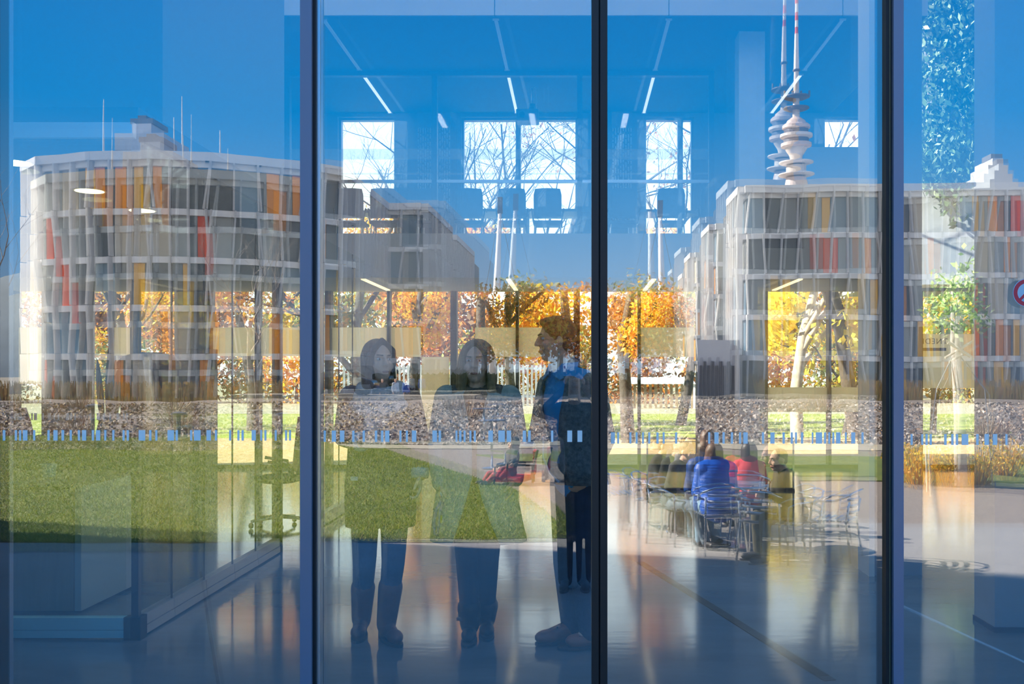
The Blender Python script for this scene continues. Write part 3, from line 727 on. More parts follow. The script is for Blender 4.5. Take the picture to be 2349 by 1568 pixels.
# ------------------------------------------------------------------ park behind the hall, seen through the back windows
ZB = -.06
tag(MB().box(-80, 80, YB + .3, 24, -.3, ZB).build('ground_leaf_litter', mat('leaf_litter', (.40, .20, .05), .9, var=.4, scale=9, col2=(.55, .40, .25))), kind='structure')
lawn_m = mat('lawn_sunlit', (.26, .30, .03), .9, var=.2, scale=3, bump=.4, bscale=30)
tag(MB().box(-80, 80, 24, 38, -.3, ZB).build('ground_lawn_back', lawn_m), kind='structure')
tag(MB().box(-80, 80, 38, 120, -.3, ZB).build('ground_park', mat('park_ground', (.30, .28, .16), .9, var=.3, scale=1, col2=(.42, .36, .24))), kind='structure')
bt_ = [(-40, 26, 8, gold, 900, (1.3, 6), 'at the far left behind the reception room'), (240, 25, 8, gold, 1100, (1.2, 5), 'behind the coffee machine'), (580, 27, 9, gold, 1000, (1.2, 6), 'left of the tall blue mullion'),
       (800, 24, 9.5, gold, 2600, (1.2, 5.2), 'behind the woman in the scarf'), (950, 27, 11, gold, 2600, (1.4, 5.0), 'between the two women'), (1075, 24, 10, gold, 1400, (1.6, 4.6), 'right behind the woman in the green coat'),
       (1190, 31, 11, rust, 1500, (1.8, 5), 'with rusty leaves in the middle of the back windows'), (1340, 26, 12, rust, 500, (1.2, 4.5), 'nearly bare, behind the man in the blazer'), (1440, 22.5, 9, gold, 800, (1.2, 4.2), 'with golden leaves right of the middle mullion'),
       (1560, 30, 10, rust, 700, (.8, 4.2), 'bare and brown right of the low shelter')]
for k, (px, d, h, lv, nl, zr, nm) in enumerate(bt_):
    tree('autumn_tree', 'autumn park tree ' + nm, (X(px, d), d, ZB), h, 40 + k, lv, int(nl * 4), .06, zr, 5 if px > 700 else 4, .17, .5, group='autumn trees behind the hall')
tree('plane_tree', 'plane tree with a pale sunlit trunk in the right back window', (X(1828, 24), 24, ZB), 10, 77, yell, 250, .13, (1, 5), 5, .17, .5, bark_pale)
tree('yellow_maple', 'small maple with bright yellow leaves right of the pale trunk', (X(1935, 25), 25, ZB), 6.2, 78, yell, 1500, .14, (1.2, 4), 4, .08, .5, rad=.5)
tree('yellow_maple', 'yellow maple seen through the passage above the sign', (X(2140, 26), 26, ZB), 6.5, 79, yell, 900, .14, (1.5, 4), 4, .09, .5)
tree('bare_park_tree', 'bare tree filling the upper right gallery window', (X(1965, 24), 24, ZB), 13, 81, rust, 60, .12, (4, 9), 5, .2, .5)
# belt of woodland closing the view
for k in range(15):
    x = -34 + k * 4.6; d = 54 + 5 * ((k * 7) % 3)
    lv = [olive, rust, gold, rust, olive][k % 5]
    tree('belt_tree', 'dense %s tree in the woodland belt beyond the lawn, %s from the left' % (['olive', 'rusty', 'golden', 'rusty', 'olive'][k % 5], ordinal(k)), (x, d, ZB), 8.2, 200 + k, lv, 2600, .21, (-1, 6.2), 3, .2, .6, group='woodland belt', rad=1.3, nsub=4)
for k in range(22):
    x = -32 + k * 3.0; d = 50.5 + (k % 3) * .9; r = np.random.default_rng(400 + k)
    o = empty('park_bush', (x, d, ZB), '%s-leaved bush behind the white picket fence, %s from the left' % (['rust', 'olive', 'gold', 'olive'][k % 4], ordinal(k)), 'bush', 'bushes behind the fence')
    MB().tube([(x, d, ZB), (x, d, 1.2)], [.12, .05], 6).build('stem', bark, o)
    leaf_cloud([(x + r.normal(0, .9), d + r.normal(0, .4), ZB + r.uniform(.3, 3.2)) for _ in range(18)], 1.0, 2200, .14, [rust, olive, gold, olive][k % 4], 'foliage', o, r, 0)
# white picket fence
fe = empty('picket_fence', (-6, 47, ZB), 'long white picket fence across the park', 'fence')
xs = np.arange(-10.8, -.9, .2)
sl0 = MB().box(xs[0] - .05, xs[0] + .05, 46.985, 47.015, ZB, ZB + 1.9).build('slat', mat('fence_white', (.42, .42, .42), .7), fe)
for x in xs[1:]:
    c = sl0.copy(); C.objects.link(c); c.parent = fe; c.location = (float(x - xs[0]), 0, 0)
for z in (.4, 1.7): MB().box(-10.9, -.9, 47.02, 47.06, ZB + z, ZB + z + .1).build('rail', white_paint, fe)
sh = empty('bin_shelter', (X(1508, 44), 44, ZB), 'low shelter with a white corrugated roof on the park lawn', 'shelter')
x0, x1 = X(1425, 44), X(1592, 44)
n = 26; rf = MB()
for k in range(n + 1):
    x = lerp(x0, x1, k / n); zz = .02 * (k % 2)
    rf.v += [(x, 43.4, 1.02 + zz), (x, 45.0, 1.28 + zz), (x, 43.4, .99 + zz), (x, 45.0, 1.25 + zz)]
for k in range(n):
    a = 4 * k; b = a + 4
    rf.f += [(a, b, b + 1, a + 1), (a + 2, a + 3, b + 3, b + 2), (a, a + 2, b + 2, b)]; rf.mi += [0] * 3
rf.build('roof', white_paint, sh)
for k in range(14):
    x = lerp(x0, x1, (k + .5) / 14); MB().box(x - .06, x + .06, 43.6, 43.63, ZB, 1.0).build('board', mat('shelter_board', (.35, .25, .14), .8), sh)
for x in (x0 + .05, x1 - .05):
    for y in (43.5, 44.9): MB().box(x - .04, x + .04, y - .04, y + .04, ZB, 1.0).build('post', white_paint, sh)
# ------------------------------------------------------------------ plaza and campus in front of the glass (mirrored in it)
paving = mat('plaza_concrete', (.275, .25, .245), .8, var=.10, scale=.8, bump=.1, bscale=25)
gravel_m = mat('gravel', (.175, .132, .112), .95, var=.35, scale=22, bump=.8, bscale=60, col2=(.32, .255, .215))
soil = mat('dry_ground', (.22, .18, .14), .95, var=.3, scale=1.5, col2=(.33, .28, .22))
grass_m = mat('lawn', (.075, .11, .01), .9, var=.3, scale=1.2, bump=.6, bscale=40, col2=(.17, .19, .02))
def vbox(x0, x1, d0, d1, z0, z1): return MB().box(x0, x1, d0, d1, z0, z1)
tag(vbox(-700, 700, 4.6, 1500, ZG - .4, ZG - .03).build('ground', soil, mir=True), kind='structure')
tag(vbox(-14, 60, 4.65, 13.8, ZG - .2, ZG).build('ground_plaza', paving, mir=True), kind='structure')
tag(vbox(-40, 60, 13.8, 30, ZG - .2, ZG - .01).build('ground_gravel', gravel_m, mir=True), kind='structure')
# drain channel across the plaza and the pale joints at the right
dr = MB(); a = P(1480, 1280, 1); 
def vg(px, py): d = (H - ZG) * F / (py - VY); return Vector((X(px, d), d, ZG))
p0, p1 = vg(1470, 1290), vg(1905, 1562); dv = (p1 - p0); nn_ = Vector((-dv.y, dv.x, 0)).normalized()
def strip(name, p0, p1, wd, m, label, cat, hgt=.006):
    dv = p1 - p0; n_ = Vector((-dv.y, dv.x, 0)).normalized() * wd / 2; b = MB()
    b.prism([(p0.x + n_.x, p0.y + n_.y), (p0.x - n_.x, p0.y - n_.y), (p1.x - n_.x, p1.y - n_.y), (p1.x + n_.x, p1.y + n_.y)], ZG - .01, ZG + hgt)
    return tag(b.build(name, m, mir=True), label, cat)
strip('drain_channel', p0, p1, .085, mat('rusty_steel', (.16, .09, .06), .7), 'narrow rust-brown drain channel crossing the shaded plaza', 'drain')
strip('paving_joint', vg(2068, 1388), vg(2420, 1552), .025, white_paint, 'thin white joint line running over the shaded plaza', 'joint')
strip('paving_joint', vg(460, 1310), vg(505, 1600), .02, mat('joint_dark', (.10, .10, .11), .8), 'thin dark joint in the paving before the left room', 'joint')
# ---- lawn mound
edge = [(12.2, .0), (12.6, -.05), (15.1, -.45), (18, -1.1), (20, -2.0), (22.4, -3.1), (24.8, -4.2), (28, -5.4)]
def lawn_right(d):
    return float(np.interp(d, [e[0] for e in edge], [e[1] for e in edge]))
def lawn_z(x, d):
    xr = lawn_right(d)
    u = min(1, max(0, (d - 12.1) / 11.5)); t = min(1, max(0, (xr - x) / 3.0)); e = min(1, max(0, (28 - d) / 2.5))
    sm = lambda q: q * q * (3 - 2 * q)
    return ZG + .012 + .42 * sm(u) * sm(t) * sm(e) + .02 * math.sin(x * 1.3) * u
lm = MB(); nd, nx = 44, 60
for i in range(nd):
    d = 12.25 + (28 - 12.25) * i / (nd - 1); xr = lawn_right(d)
    for j in range(nx):
        x = lerp(-30, xr, (j / (nx - 1)) ** .6); lm.v.append((x, d, lawn_z(x, d)))
for i in range(nd - 1):
    for j in range(nx - 1):
        lm.f.append((i * nx + j, i * nx + j + 1, (i + 1) * nx + j + 1, (i + 1) * nx + j)); lm.mi.append(0)
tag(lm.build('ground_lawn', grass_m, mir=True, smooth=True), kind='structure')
ng = 90000
rg_ = np.random.default_rng(5)
dd_ = 12.3 + (27.5 - 12.3) * rg_.random(ng) ** 1.5
xr_ = np.array([lawn_right(d) for d in dd_]); xl_ = -X(0, 1) * -1 * dd_ - .5
xx_ = xl_ + (xr_ - xl_) * rg_.random(ng)
zz_ = np.array([lawn_z(a, b) for a, b in zip(xx_, dd_)])
ang = rg_.uniform(0, math.pi, ng); hb = rg_.uniform(.02, .045, ng); wb = .0035 + .0002 * dd_
ca, sa = np.cos(ang) * wb, np.sin(ang) * wb; lx, ly = rg_.normal(0, .03, ng), rg_.normal(0, .03, ng)
q4 = np.stack([np.stack([xx_ - ca, 2 * G - (dd_ - sa), zz_], 1), np.stack([xx_ + ca, 2 * G - (dd_ + sa), zz_], 1), np.stack([xx_ + lx + ca * .2, 2 * G - (dd_ + ly + sa * .2), zz_ + hb], 1), np.stack([xx_ + lx - ca * .2, 2 * G - (dd_ + ly - sa * .2), zz_ + hb], 1)], 1)
gb = quads('lawn_grass', q4, [mat('blade_green', (.11, .17, .012), .7, trans=.3), mat('blade_yellow', (.26, .28, .025), .7, trans=.3), mat('blade_dry', (.36, .30, .10), .8, trans=.2)], mi=rg_.choice([0, 0, 0, 1, 1, 2], ng))
tag(gb, 'short sunlit grass blades covering the lawn mound', 'grass', kind='stuff')
# second strip of lawn and the gravel bank behind
st = MB(); st.prism([(1.2, 19.5), (14, 18.3), (30, 18.0), (30, 23.5), (8, 24.5), (-2.5, 25.5)], ZG - .1, ZG + .015)
tag(st.build('ground_lawn_strip', grass_m, mir=True), kind='structure')
pth = MB(); pth.prism([(-40, 27.6), (-4.6, 27.6), (10, 26.4), (40, 25.5), (40, 28.2), (10, 28.6), (-40, 29.6)], ZG - .1, ZG + .012)
tag(pth.build('ground_path', mat('path_beige', (.40, .34, .25), .9, var=.1), mir=True), kind='structure')
bk_ = MB(); nd, nx = 16, 80
for i in range(nd):
    d = 28.5 + 22 * i / (nd - 1)
    for j in range(nx):
        x = -48 + 100 * j / (nx - 1); t = min(1, i / (nd - 5)); t = t * t * (3 - 2 * t)
        bk_.v.append((x, d, ZG - .012 + (.70 + .05 * math.sin(x * .7) + .03 * math.sin(x * 2.3 + d)) * t))
for i in range(nd - 1):
    for j in range(nx - 1):
        bk_.f.append((i * nx + j, i * nx + j + 1, (i + 1) * nx + j + 1, (i + 1) * nx + j)); bk_.mi.append(0)
tag(bk_.build('ground_bank', gravel_m, mir=True, smooth=True), kind='structure')
# loose stones and dead tufts on the bank
nst = 22000; r = np.random.default_rng(21)
dd_ = 28.8 + 16 * r.random(nst); xx_ = X(-100, 1) * dd_ + (X(2450, 1) - X(-100, 1)) * dd_ * r.random(nst)
t_ = np.clip((dd_ - 28.5) / (22 * 11 / 15), 0, 1); zz_ = ZG - .012 + .70 * t_ * t_ * (3 - 2 * t_)
c = np.stack([xx_, 2 * G - dd_, zz_ + .03], 1); a = r.normal(0, 1, (nst, 3)); a /= np.linalg.norm(a, axis=1)[:, None]; b = np.cross(a, r.normal(0, 1, (nst, 3))); b /= np.linalg.norm(b, axis=1)[:, None]
sz = r.uniform(.025, .085, (nst, 1))
o = quads('bank_stones', np.stack([c - a * sz, c + b * sz, c + a * sz, c - b * sz], 1), [mat('stone_pale', (.58, .50, .45), .9), mat('stone_dark', (.20, .16, .145), .9), mat('stone_rust', (.32, .20, .13), .9), mat('stone_grey', (.28, .25, .24), .9), mat('dead_straw', (.44, .33, .18), .9)], mi=np.where((xx_ < -6) & (r.random(nst) < .6), r.choice([2, 4, 4], nst), r.integers(0, 4, nst)))
tag(o, 'loose stones and dead tufts scattered over the gravel bank', 'stones', kind='stuff')
# dry stems on the bank
twig = [mat('dry_twig', (.26, .17, .10), .9), mat('dry_twig_pale', (.40, .32, .23), .9), mat('dry_red', (.24, .12, .07), .9)]
def twigs(name, label, x, d, z, h, rad, n, mats, group, cat='shrub', leafy=None):
    o = empty(name, V(x, d, z), label, cat, group); r = np.random.default_rng(int(abs(x) * 131 + d * 17))
    a = r.uniform(0, 2 * math.pi, n); rr = rad * r.random(n) ** .5
    b0 = np.stack([x + rr * np.cos(a) * .6, d + rr * np.sin(a) * .6, np.full(n, z)], 1)
    tp = np.stack([x + rr * np.cos(a) * 1.3 + r.normal(0, .05, n), d + rr * np.sin(a) * 1.3, z + h * r.uniform(.5, 1.0, n)], 1)
    wv = np.stack([np.cos(a + 1.3), np.sin(a + 1.3), np.zeros(n)], 1) * (.004 + .00012 * d)
    q = np.stack([b0 - wv, b0 + wv, tp + wv * .5, tp - wv * .5], 1); q[:, :, 1] = 2 * G - q[:, :, 1]
    s_ = quads('stems', q, mats, o, 'stuff', mi=r.integers(0, len(mats), n))
    if leafy:
        cs = [V(*(lerp(Vector(b0[k]), Vector(tp[k]), r.uniform(.4, 1)))) for k in range(0, n, 2)]
        leaf_cloud(cs, rad * .35, n * 3, .028 + d * .0009, leafy, 'foliage', o, r, 0)
    return o
rs = random.Random(11)
for k, px in enumerate(sorted(rs.uniform(-40, 2340) for _ in range(26))):
    d = rs.uniform(29.5, 44)
    if 735 < px < 2000 and k % 3: d = rs.uniform(34, 45)
    x = X(px, d); t = min(1, (d - 28.5) / 16.1); z = ZG + .66 * t * t * (3 - 2 * t) - .05
    twigs('dry_shrub', 'clump of dry brown stems on the gravel bank, %s from the left' % ordinal(k), x, d, z, rs.uniform(.3, .75), rs.uniform(.4, .9), 140, twig, 'dry shrubs on the gravel bank')
for k, (px, py, h, nm) in enumerate([(2105, 1108, .75, 'left of the young tree'), (2165, 1105, .8, 'at the foot of the young tree'), (2238, 1110, .75, 'right of the young tree'), (2300, 1090, .8, 'near the right edge of the glass'), (2080, 1085, .6, 'beside the blue-grey right mullion')]):
    d = (H - ZG) * F / (py - VY)
    twigs('golden_shrub', 'golden autumn shrub ' + nm, X(px, d), d, ZG, h, .42, 150, [twig[0], mat('leaf_gold', None)], 'golden shrubs', leafy=[mat('leaf_gold', None), mat('leaf_moss', None), mat('leaf_yellow', None)])
# reed beds at the foot of the buildings
for k, (x0, x1, d, nm) in enumerate([(-40, -17.5, 60, 'below the curved building'), (13, 38, 70, 'below the straight building')]):
    n = 2600; r = np.random.default_rng(50 + k)
    xx = r.uniform(x0, x1, n); dd = d + r.uniform(0, 1.6, n); h = r.uniform(.9, 1.55, n); z0_ = ZG + .05
    b0 = np.stack([xx, dd, np.full(n, z0_)], 1); tp = np.stack([xx + r.normal(0, .15, n), dd + r.normal(0, .1, n), z0_ + h], 1); wv = np.array([[.045, 0, 0]])
    q = np.stack([b0 - wv, b0 + wv, tp + wv * .4, tp - wv * .4], 1); q[:, :, 1] = 2 * G - q[:, :, 1]
    o = quads('reed_bed', q, [mat('reed', (.38, .24, .10), .9, trans=.2), mat('reed_dark', (.35, .26, .10), .9)], mi=r.integers(0, 2, n))
    tag(o, 'bed of tall tawny reeds ' + nm, 'reeds', kind='stuff')

# ------------------------------------------------------------------ campus buildings with glass fins
PAL = {'g': mat('panel_grey', (.16, .175, .20), .25, var=.05), 'd': mat('panel_dark', (.07, .085, .11), .15), 'l': mat('panel_light', (.33, .35, .36), .3), 'b': mat('panel_beige', (.52, .46, .38), .5),
       'o': mat('panel_orange', (.95, .33, .04), .45), 'a': mat('panel_amber', (.95, .50, .03), .45), 'r': mat('panel_red', (.85, .09, .03), .45), 's': mat('panel_sky_reflection', (.16, .27, .38), .08)}  # last panel: sky mirrored in a window, put into its blue colour
band_m = mat('floor_band_white', (.88, .87, .90), .5)
roof_m = mat('roof_band', (.74, .74, .78), .5)
FH = 3.42
def finned(name, label, plan, floors, seed, weights, core_depth=12, z0=ZG, bay=1.32, close=None, fin_d=.5, tilt=.12):
    """plan: polyline (x, d) walked so that the outside is on the camera side"""
    rg = random.Random(seed)
    bl = empty(name, V(plan[0][0], plan[0][1], z0), label, 'building')
    top = z0 + floors * FH
    cx = sum(p[0] for p in plan) / len(plan)
    pts = [(p[0], p[1] + .25) for p in plan]
    core = close or ([(plan[-1][0], plan[-1][1] + core_depth), (plan[0][0], plan[0][1] + core_depth)])
    MB().prism(pts + core, z0, top).build('core', mat('core_dark', (.10, .11, .14), .5), bl, mir=True)
    pmesh = {}; k = 0
    fin0 = None
    for (ax, ad), (bx, bd) in zip(plan[:-1], plan[1:]):
        L = math.hypot(bx - ax, bd - ad); n = max(1, round(L / bay)); th = math.atan2(bd - ad, bx - ax); w_ = L / n
        nxv, ndv = math.sin(th), -math.cos(th)      # outward
        for f in range(floors):
            zb = z0 + f * FH
            bnd = MB(); bnd.obox(((ax + bx) / 2 + nxv * .12, (ad + bd) / 2 + ndv * .12, zb + FH - .22), L + .1, .5, .44, th)
            bnd.build('floor_band', band_m, bl, mir=True)
            for i in range(n):
                c = rg.choices(list(weights), list(weights.values()))[0]
                wf = 1.0
                if c in 'oar': wf = rg.choice([.4, .5, .6])
                t = (i + .5) / n; x = lerp(ax, bx, t); d = lerp(ad, bd, t)
                if wf < 1:
                    sgn = rg.choice([-1, 1])
                    for ww, off, cc in ((wf, sgn * (1 - wf) / 2, c), (1 - wf, -sgn * wf / 2, rg.choice('gdgl'))):
                        b = MB().obox((x + math.cos(th) * off * w_, d + math.sin(th) * off * w_, zb + (FH - .44) / 2), w_ * ww - .03, .10, FH - .46, th)
                        b.build('facade_panel', PAL[cc], bl, mir=True)
                else:
                    b = MB().obox((x, d, zb + (FH - .44) / 2), w_ - .03, .10, FH - .46, th); b.build('facade_panel', PAL[c], bl, mir=True)
            for i in range(n + 1):
                t = i / n; x = lerp(ax, bx, t) + nxv * .6; d = lerp(ad, bd, t) + ndv * .6
                tl = rg.gauss(0, tilt)
                b = MB(); bx0 = Vector((x, d, zb + FH / 2)); hz = FH / 2 - .02
                dirv = Vector((math.cos(th), math.sin(th), 0)); nv = Vector((nxv, ndv, 0))
                vs = []
                for s_, e in ((-1, -hz), (1, -hz), (-1, hz), (1, hz)):
                    for q in (-.5, .5):
                        vs.append(bx0 + dirv * (s_ * .06 + tl * (e / hz)) + nv * q * fin_d + Vector((0, 0, e)))
                b.add(vs, [(0, 1, 3, 2), (4, 6, 7, 5), (0, 4, 5, 1), (2, 3, 7, 6), (0, 2, 6, 4), (1, 5, 7, 3)])
                b.build('glass_fin', FIN, bl, mir=True)
        rb = MB(); rb.obox(((ax + bx) / 2 + nxv * .3, (ad + bd) / 2 + ndv * .3, top + .25), L + .5, 1.1, .62, th); rb.build('roof_band', roof_m, bl, mir=True)
    return bl, top
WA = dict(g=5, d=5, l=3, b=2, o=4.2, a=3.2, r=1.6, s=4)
planA = []
for px, py in ((78, 366), (110, 352), (220, 343), (350, 339), (480, 344), (590, 352), (690, 362), (773, 376)):
    d = (17.1 - H + .35) * F / (VY - py); planA.append((X(px, d), d))
ra = planA[-1]
bA, topA = finned('curved_office_building', 'curved five-storey office building with white floor bands and tilted glass fins', planA + [(ra[0] + .4, ra[1] + 16)], 5, 1, WA, close=[(planA[0][0] - 3, 92)])
def roofbox(parent, px0, px1, py0, py1, d, m, name, dep=3):
    MB().box(X(px0, d), X(px1, d), d, d + dep, Z(py1, d), Z(py0, d)).build(name, m, parent, mir=True)
rp = mat('rooftop_plant', (.55, .56, .62), .6); rdk = mat('rooftop_dark', (.16, .18, .24), .6)
roofbox(bA, 262, 378, 306, 345, 76, rp, 'plant_room', 5); roofbox(bA, 302, 348, 284, 306, 77, rp, 'stair_head', 2.5); roofbox(bA, 298, 352, 272, 284, 77, rdk, 'roof_hood', 3)
roofbox(bA, 316, 336, 265, 272, 77.5, rdk, 'vent', 1)
for px, py in ((238, 228), (421, 222), (505, 300), (402, 270)):
    MB().tube([(X(px, 76), 76, topA), (X(px, 76), 76, Z(py, 76))], [.09, .03], 5).build('antenna_mast', rp, bA, mir=True)
finned('rear_office_wing', 'second office wing receding behind the curved building', [(X(886, 93), 93), (X(963, 93), 93), (X(963, 93) + .3, 108)], 5, 2, WA, 14, bay=1.5)
finned('rear_office_wing', 'farthest office wing ending beside the autumn trees', [(X(960, 114), 114), (X(1030, 114), 114), (X(1030, 114) + .3, 130)], 5, 3, WA, 15, bay=1.7)
dE = 84.5
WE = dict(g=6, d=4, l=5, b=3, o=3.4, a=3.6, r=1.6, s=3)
bE, topE = finned('straight_office_building', 'straight five-storey office building with glass fins below the television tower', [(X(1715, dE), 90.5), (X(1715, dE), dE), (X(2010, dE), dE - .5), (X(2322, dE), dE - 1.5), (X(2322, dE) + 1, dE + 12)], 5, 4, WE, 14, close=[(X(2322, dE) + 1, 98), (X(1715, dE), 98)])
for q in ((2258, 2322, 398, 424), (2268, 2312, 378, 398), (2278, 2302, 362, 378)): roofbox(bE, q[0], q[1], q[2], q[3], 88, rp, 'plant_room', 4)
roofbox(bE, 2274, 2300, 352, 364, 88.3, rdk, 'roof_hood', 2)
finned('side_office_wing', 'office wing stepping back behind the straight building', [(X(1646, 106), 112), (X(1646, 106), 106), (X(1676, 106), 106)], 5, 5, WE, 12, bay=1.6, close=[(X(1676, 106), 120), (X(1646, 106), 120)])
finned('side_office_wing', 'third office wing stepping back to the left', [(X(1600, 132), 139), (X(1600, 132), 132), (X(1640, 132), 132)], 5, 6, WE, 12, bay=1.9, close=[(X(1640, 132), 148), (X(1600, 132), 148)])
finned('side_office_wing', 'smallest and farthest office wing beside the light mast', [(X(1578, 160), 166), (X(1578, 160), 160), (X(1600, 160), 160)], 5, 7, WE, 12, bay=2.2, close=[(X(1600, 160), 175), (X(1578, 160), 175)])
tb_ = empty('teal_building', V(X(2340, 92), 92, ZG), 'dark teal building just showing at the right edge', 'building')
MB().box(X(2334, 92), X(2334, 92) + 14, 92, 110, ZG, Z(440, 92)).build('walls', mat('teal_wall', (.05, .17, .22), .35), tb_, mir=True)
for k in range(10): MB().box(X(2334, 92) - .05, X(2334, 92) + 14, 91.9, 92, ZG + 1.5 * k + .3, ZG + 1.5 * k + .5).build('ledge', mat('teal_ledge', (.03, .10, .13), .4), tb_, mir=True)
ps = empty('campus_pavilion', V(X(1640, 70), 70, ZG), 'low grey pavilion with slatted doors before the side wings', 'building')
MB().prism([(X(1602, 70), 70), (X(1700, 70), 70), (X(1690, 90), 90), (X(1640, 90), 90)], ZG, 3.7).build('walls', mat('pavilion_wall', (.55, .53, .58), .6), ps, mir=True)
for k in range(9):
    a = lerp(1606, 1690, k / 9); MB().box(X(a, 69.9), X(a + 6, 69.9), 69.8, 69.95, ZG, 1.9 + .3 * (k % 2)).build('door_slat', mat('pavilion_dark', (.09, .08, .10), .5), ps, mir=True)

# ------------------------------------------------------------------ skyline
TD = 780.0
tw = empty('television_tower', V(X(1827, TD), TD, ZG), 'tall concrete television tower with stacked round platforms and a red and white antenna', 'tower')
tcx = X(1827, TD); u = TD / F
tcon = mat('tower_concrete', (.70, .64, .62), .7); twh = mat('tower_white', (.85, .80, .82), .5); tred = mat('tower_red', (.75, .12, .12), .5); tdk = mat('tower_dark', (.14, .16, .24), .4); tpk = mat('tower_pod', (.72, .60, .60), .5)
def tl(name, rows, m, n=24):
    pr = [(hw * u, Z(py, TD)) for py, hw in rows]
    MB().lathe((tcx, TD, 0), pr, n).build(name, m, tw, mir=True, smooth=False)
tl('shaft', [(1200, 16), (430, 10), (262, 8), (160, 5.5), (158, 5)], tcon)
tl('upper_shaft', [(160, 6.5), (75, 4.6)], twh, 12)
for y0_, y1_, m in ((76, 60, tred), (60, 44, twh), (44, 26, tred), (26, 6, twh), (6, -12, tred), (-12, -40, twh)): tl('antenna_section', [(y0_, 4.2), (y1_, 3.6)], m, 10)
for y0_, hw, m in ((160, 8.5, tdk), (222, 30, tdk), (248, 29, tdk), (374, 38, twh), (402, 40, twh)): tl('platform_ring', [(y0_ + 2.5, hw * .8), (y0_, hw), (y0_ - 2.5, hw)], m)
tl('pod_crown', [(284, 24), (276, 20), (268, 10)], tpk)
tl('pod_ring', [(296, 27), (294, 31), (288, 31), (284, 27)], tpk); tl('pod_glazing', [(306, 27), (296, 27)], tdk)
tl('pod_ring', [(318, 29), (314, 36), (308, 36), (306, 29)], twh); tl('pod_glazing', [(327, 28), (318, 28)], tdk)
tl('pod_ring', [(338, 27), (336, 34), (329, 34), (327, 28)], tpk); tl('pod_base', [(374, 11), (356, 15), (344, 23), (338, 25)], tcon)
tl('lower_drum', [(398, 22), (380, 22)], tcon); tl('lower_drum', [(432, 27), (408, 22)], tpk)
for k in range(7):
    a = -1 + 2 * k / 6; MB().tube([(tcx + a * 28 * u, TD - 2, Z(222, TD)), (tcx + a * 28 * u, TD - 2, Z(208 + 6 * (k % 2), TD))], .8, 5).build('aerial', tdk, tw, mir=True)
# stadium light masts with cables
def mast(px0, py0, px1, py1, d, label):
    o = empty('light_mast', V(X(px0, d), d, ZG), label, 'mast', 'leaning light masts')
    t = Vector((X(px1, d), d, Z(py1, d))); b0 = Vector((X(px0, d), d, ZG)); 
    MB().tube([b0, b0.lerp(t, .5), t], [.95, 1.0, .45], 10).build('pole', mat('mast_white', (.80, .78, .82), .5), o, mir=True, smooth=True)
    hd = t + Vector((0, 0, 0))
    MB().obox(t + Vector((0, 0, 1.2)), 1.3, 1.0, 4.2, None).build('lamp_head', tdk, o, mir=True)
    for s_ in (-1, 1): MB().tube([t, (t.x + s_ * 9, d + 6, ZG)], .09, 4).build('cable', tdk, o, mir=True)
mast(1128, 700, 1146, 482, 260, 'leaning white light mast nearest the curved building')
mast(1524, 700, 1516, 490, 255, 'leaning white light mast left of the straight building')
hl = MB(); n = 30
for i in range(n + 1):
    t = i / n; x = -330 + 380 * t
    zz = 48 * math.exp(-((x + 250) / 75) ** 2) + 20 * math.exp(-((x + 120) / 90) ** 2)
    hl.v += [(x, 420, ZG - 1), (x, 470, ZG + zz), (x, 560, ZG - 1)]
for i in range(n):
    a = 3 * i; hl.f += [(a, a + 3, a + 4, a + 1), (a + 1, a + 4, a + 5, a + 2)]; hl.mi += [0, 0]
tag(hl.build('hill', mat('hill_hazy', (.16, .20, .24), .9, var=.2, scale=.05), mir=True, smooth=True), kind='structure')
fx = [(1035, 612, 160, rust), (1080, 622, 152, rust), (1160, 628, 138, olive), (1215, 618, 145, olive), (1285, 606, 140, rust), (1340, 616, 150, rust), (1480, 612, 140, olive), (1440, 632, 150, olive), (1545, 628, 150, rust), (1110, 640, 142, gold), (1250, 640, 125, gold), (1390, 640, 130, rust)]
for k, (px, py, d, lv) in enumerate(fx):
    h = Z(py, d) - ZG
    nm = ['rust-brown autumn tree beside the farthest wing', 'low rusty tree left of the first mast', 'olive green tree behind the first mast', 'round olive tree right of the first mast', 'broad orange-brown tree in the gap between the buildings', 'orange-brown tree touching the middle mullion', 'round olive tree at the second mast', 'small olive tree left of the second mast', 'rusty tree before the farthest side wing', 'golden tree low between the masts', 'golden tree below the broad brown one', 'rusty tree behind the middle mullion'][k]
    o = empty('skyline_tree', V(X(px, d), d, ZG), nm, 'tree', 'trees on the skyline')
    MB().tube([(X(px, d), d, ZG), (X(px, d), d, h * .6)], [.5, .25], 7).build('trunk', bark, o, mir=True)
    r = np.random.default_rng(300 + k); wdt = 3.1
    cs = [V(X(px, d) + r.normal(0, wdt * .55), d + r.normal(0, 2), ZG + h * r.uniform(.3, .80)) for _ in range(16)]
    leaf_cloud(cs, h * .17, 1800, .42, lv, 'foliage', o, r, 0)
def vtree(name, label, px, py, h, seed, **k):
    d = (H - ZG) * F / (py - VY); b = V(X(px, d), d, ZG - .02)
    return tree(name, label, b, h, seed, **k)
bsh = mat('birch_bark', (.34, .28, .25), .8, var=.3, scale=8)
vtree('bare_tree', 'bare young tree in front of the curved building', 575, 930, 12.5, 91, depth=4, r0=.16, spread=.42, bk=bsh, fork=.35)
vtree('bare_tree', 'bare tree leaning in at the left edge of the glass', 5, 935, 13, 97, depth=4, r0=.16, spread=.45, bk=bsh, fork=.35)
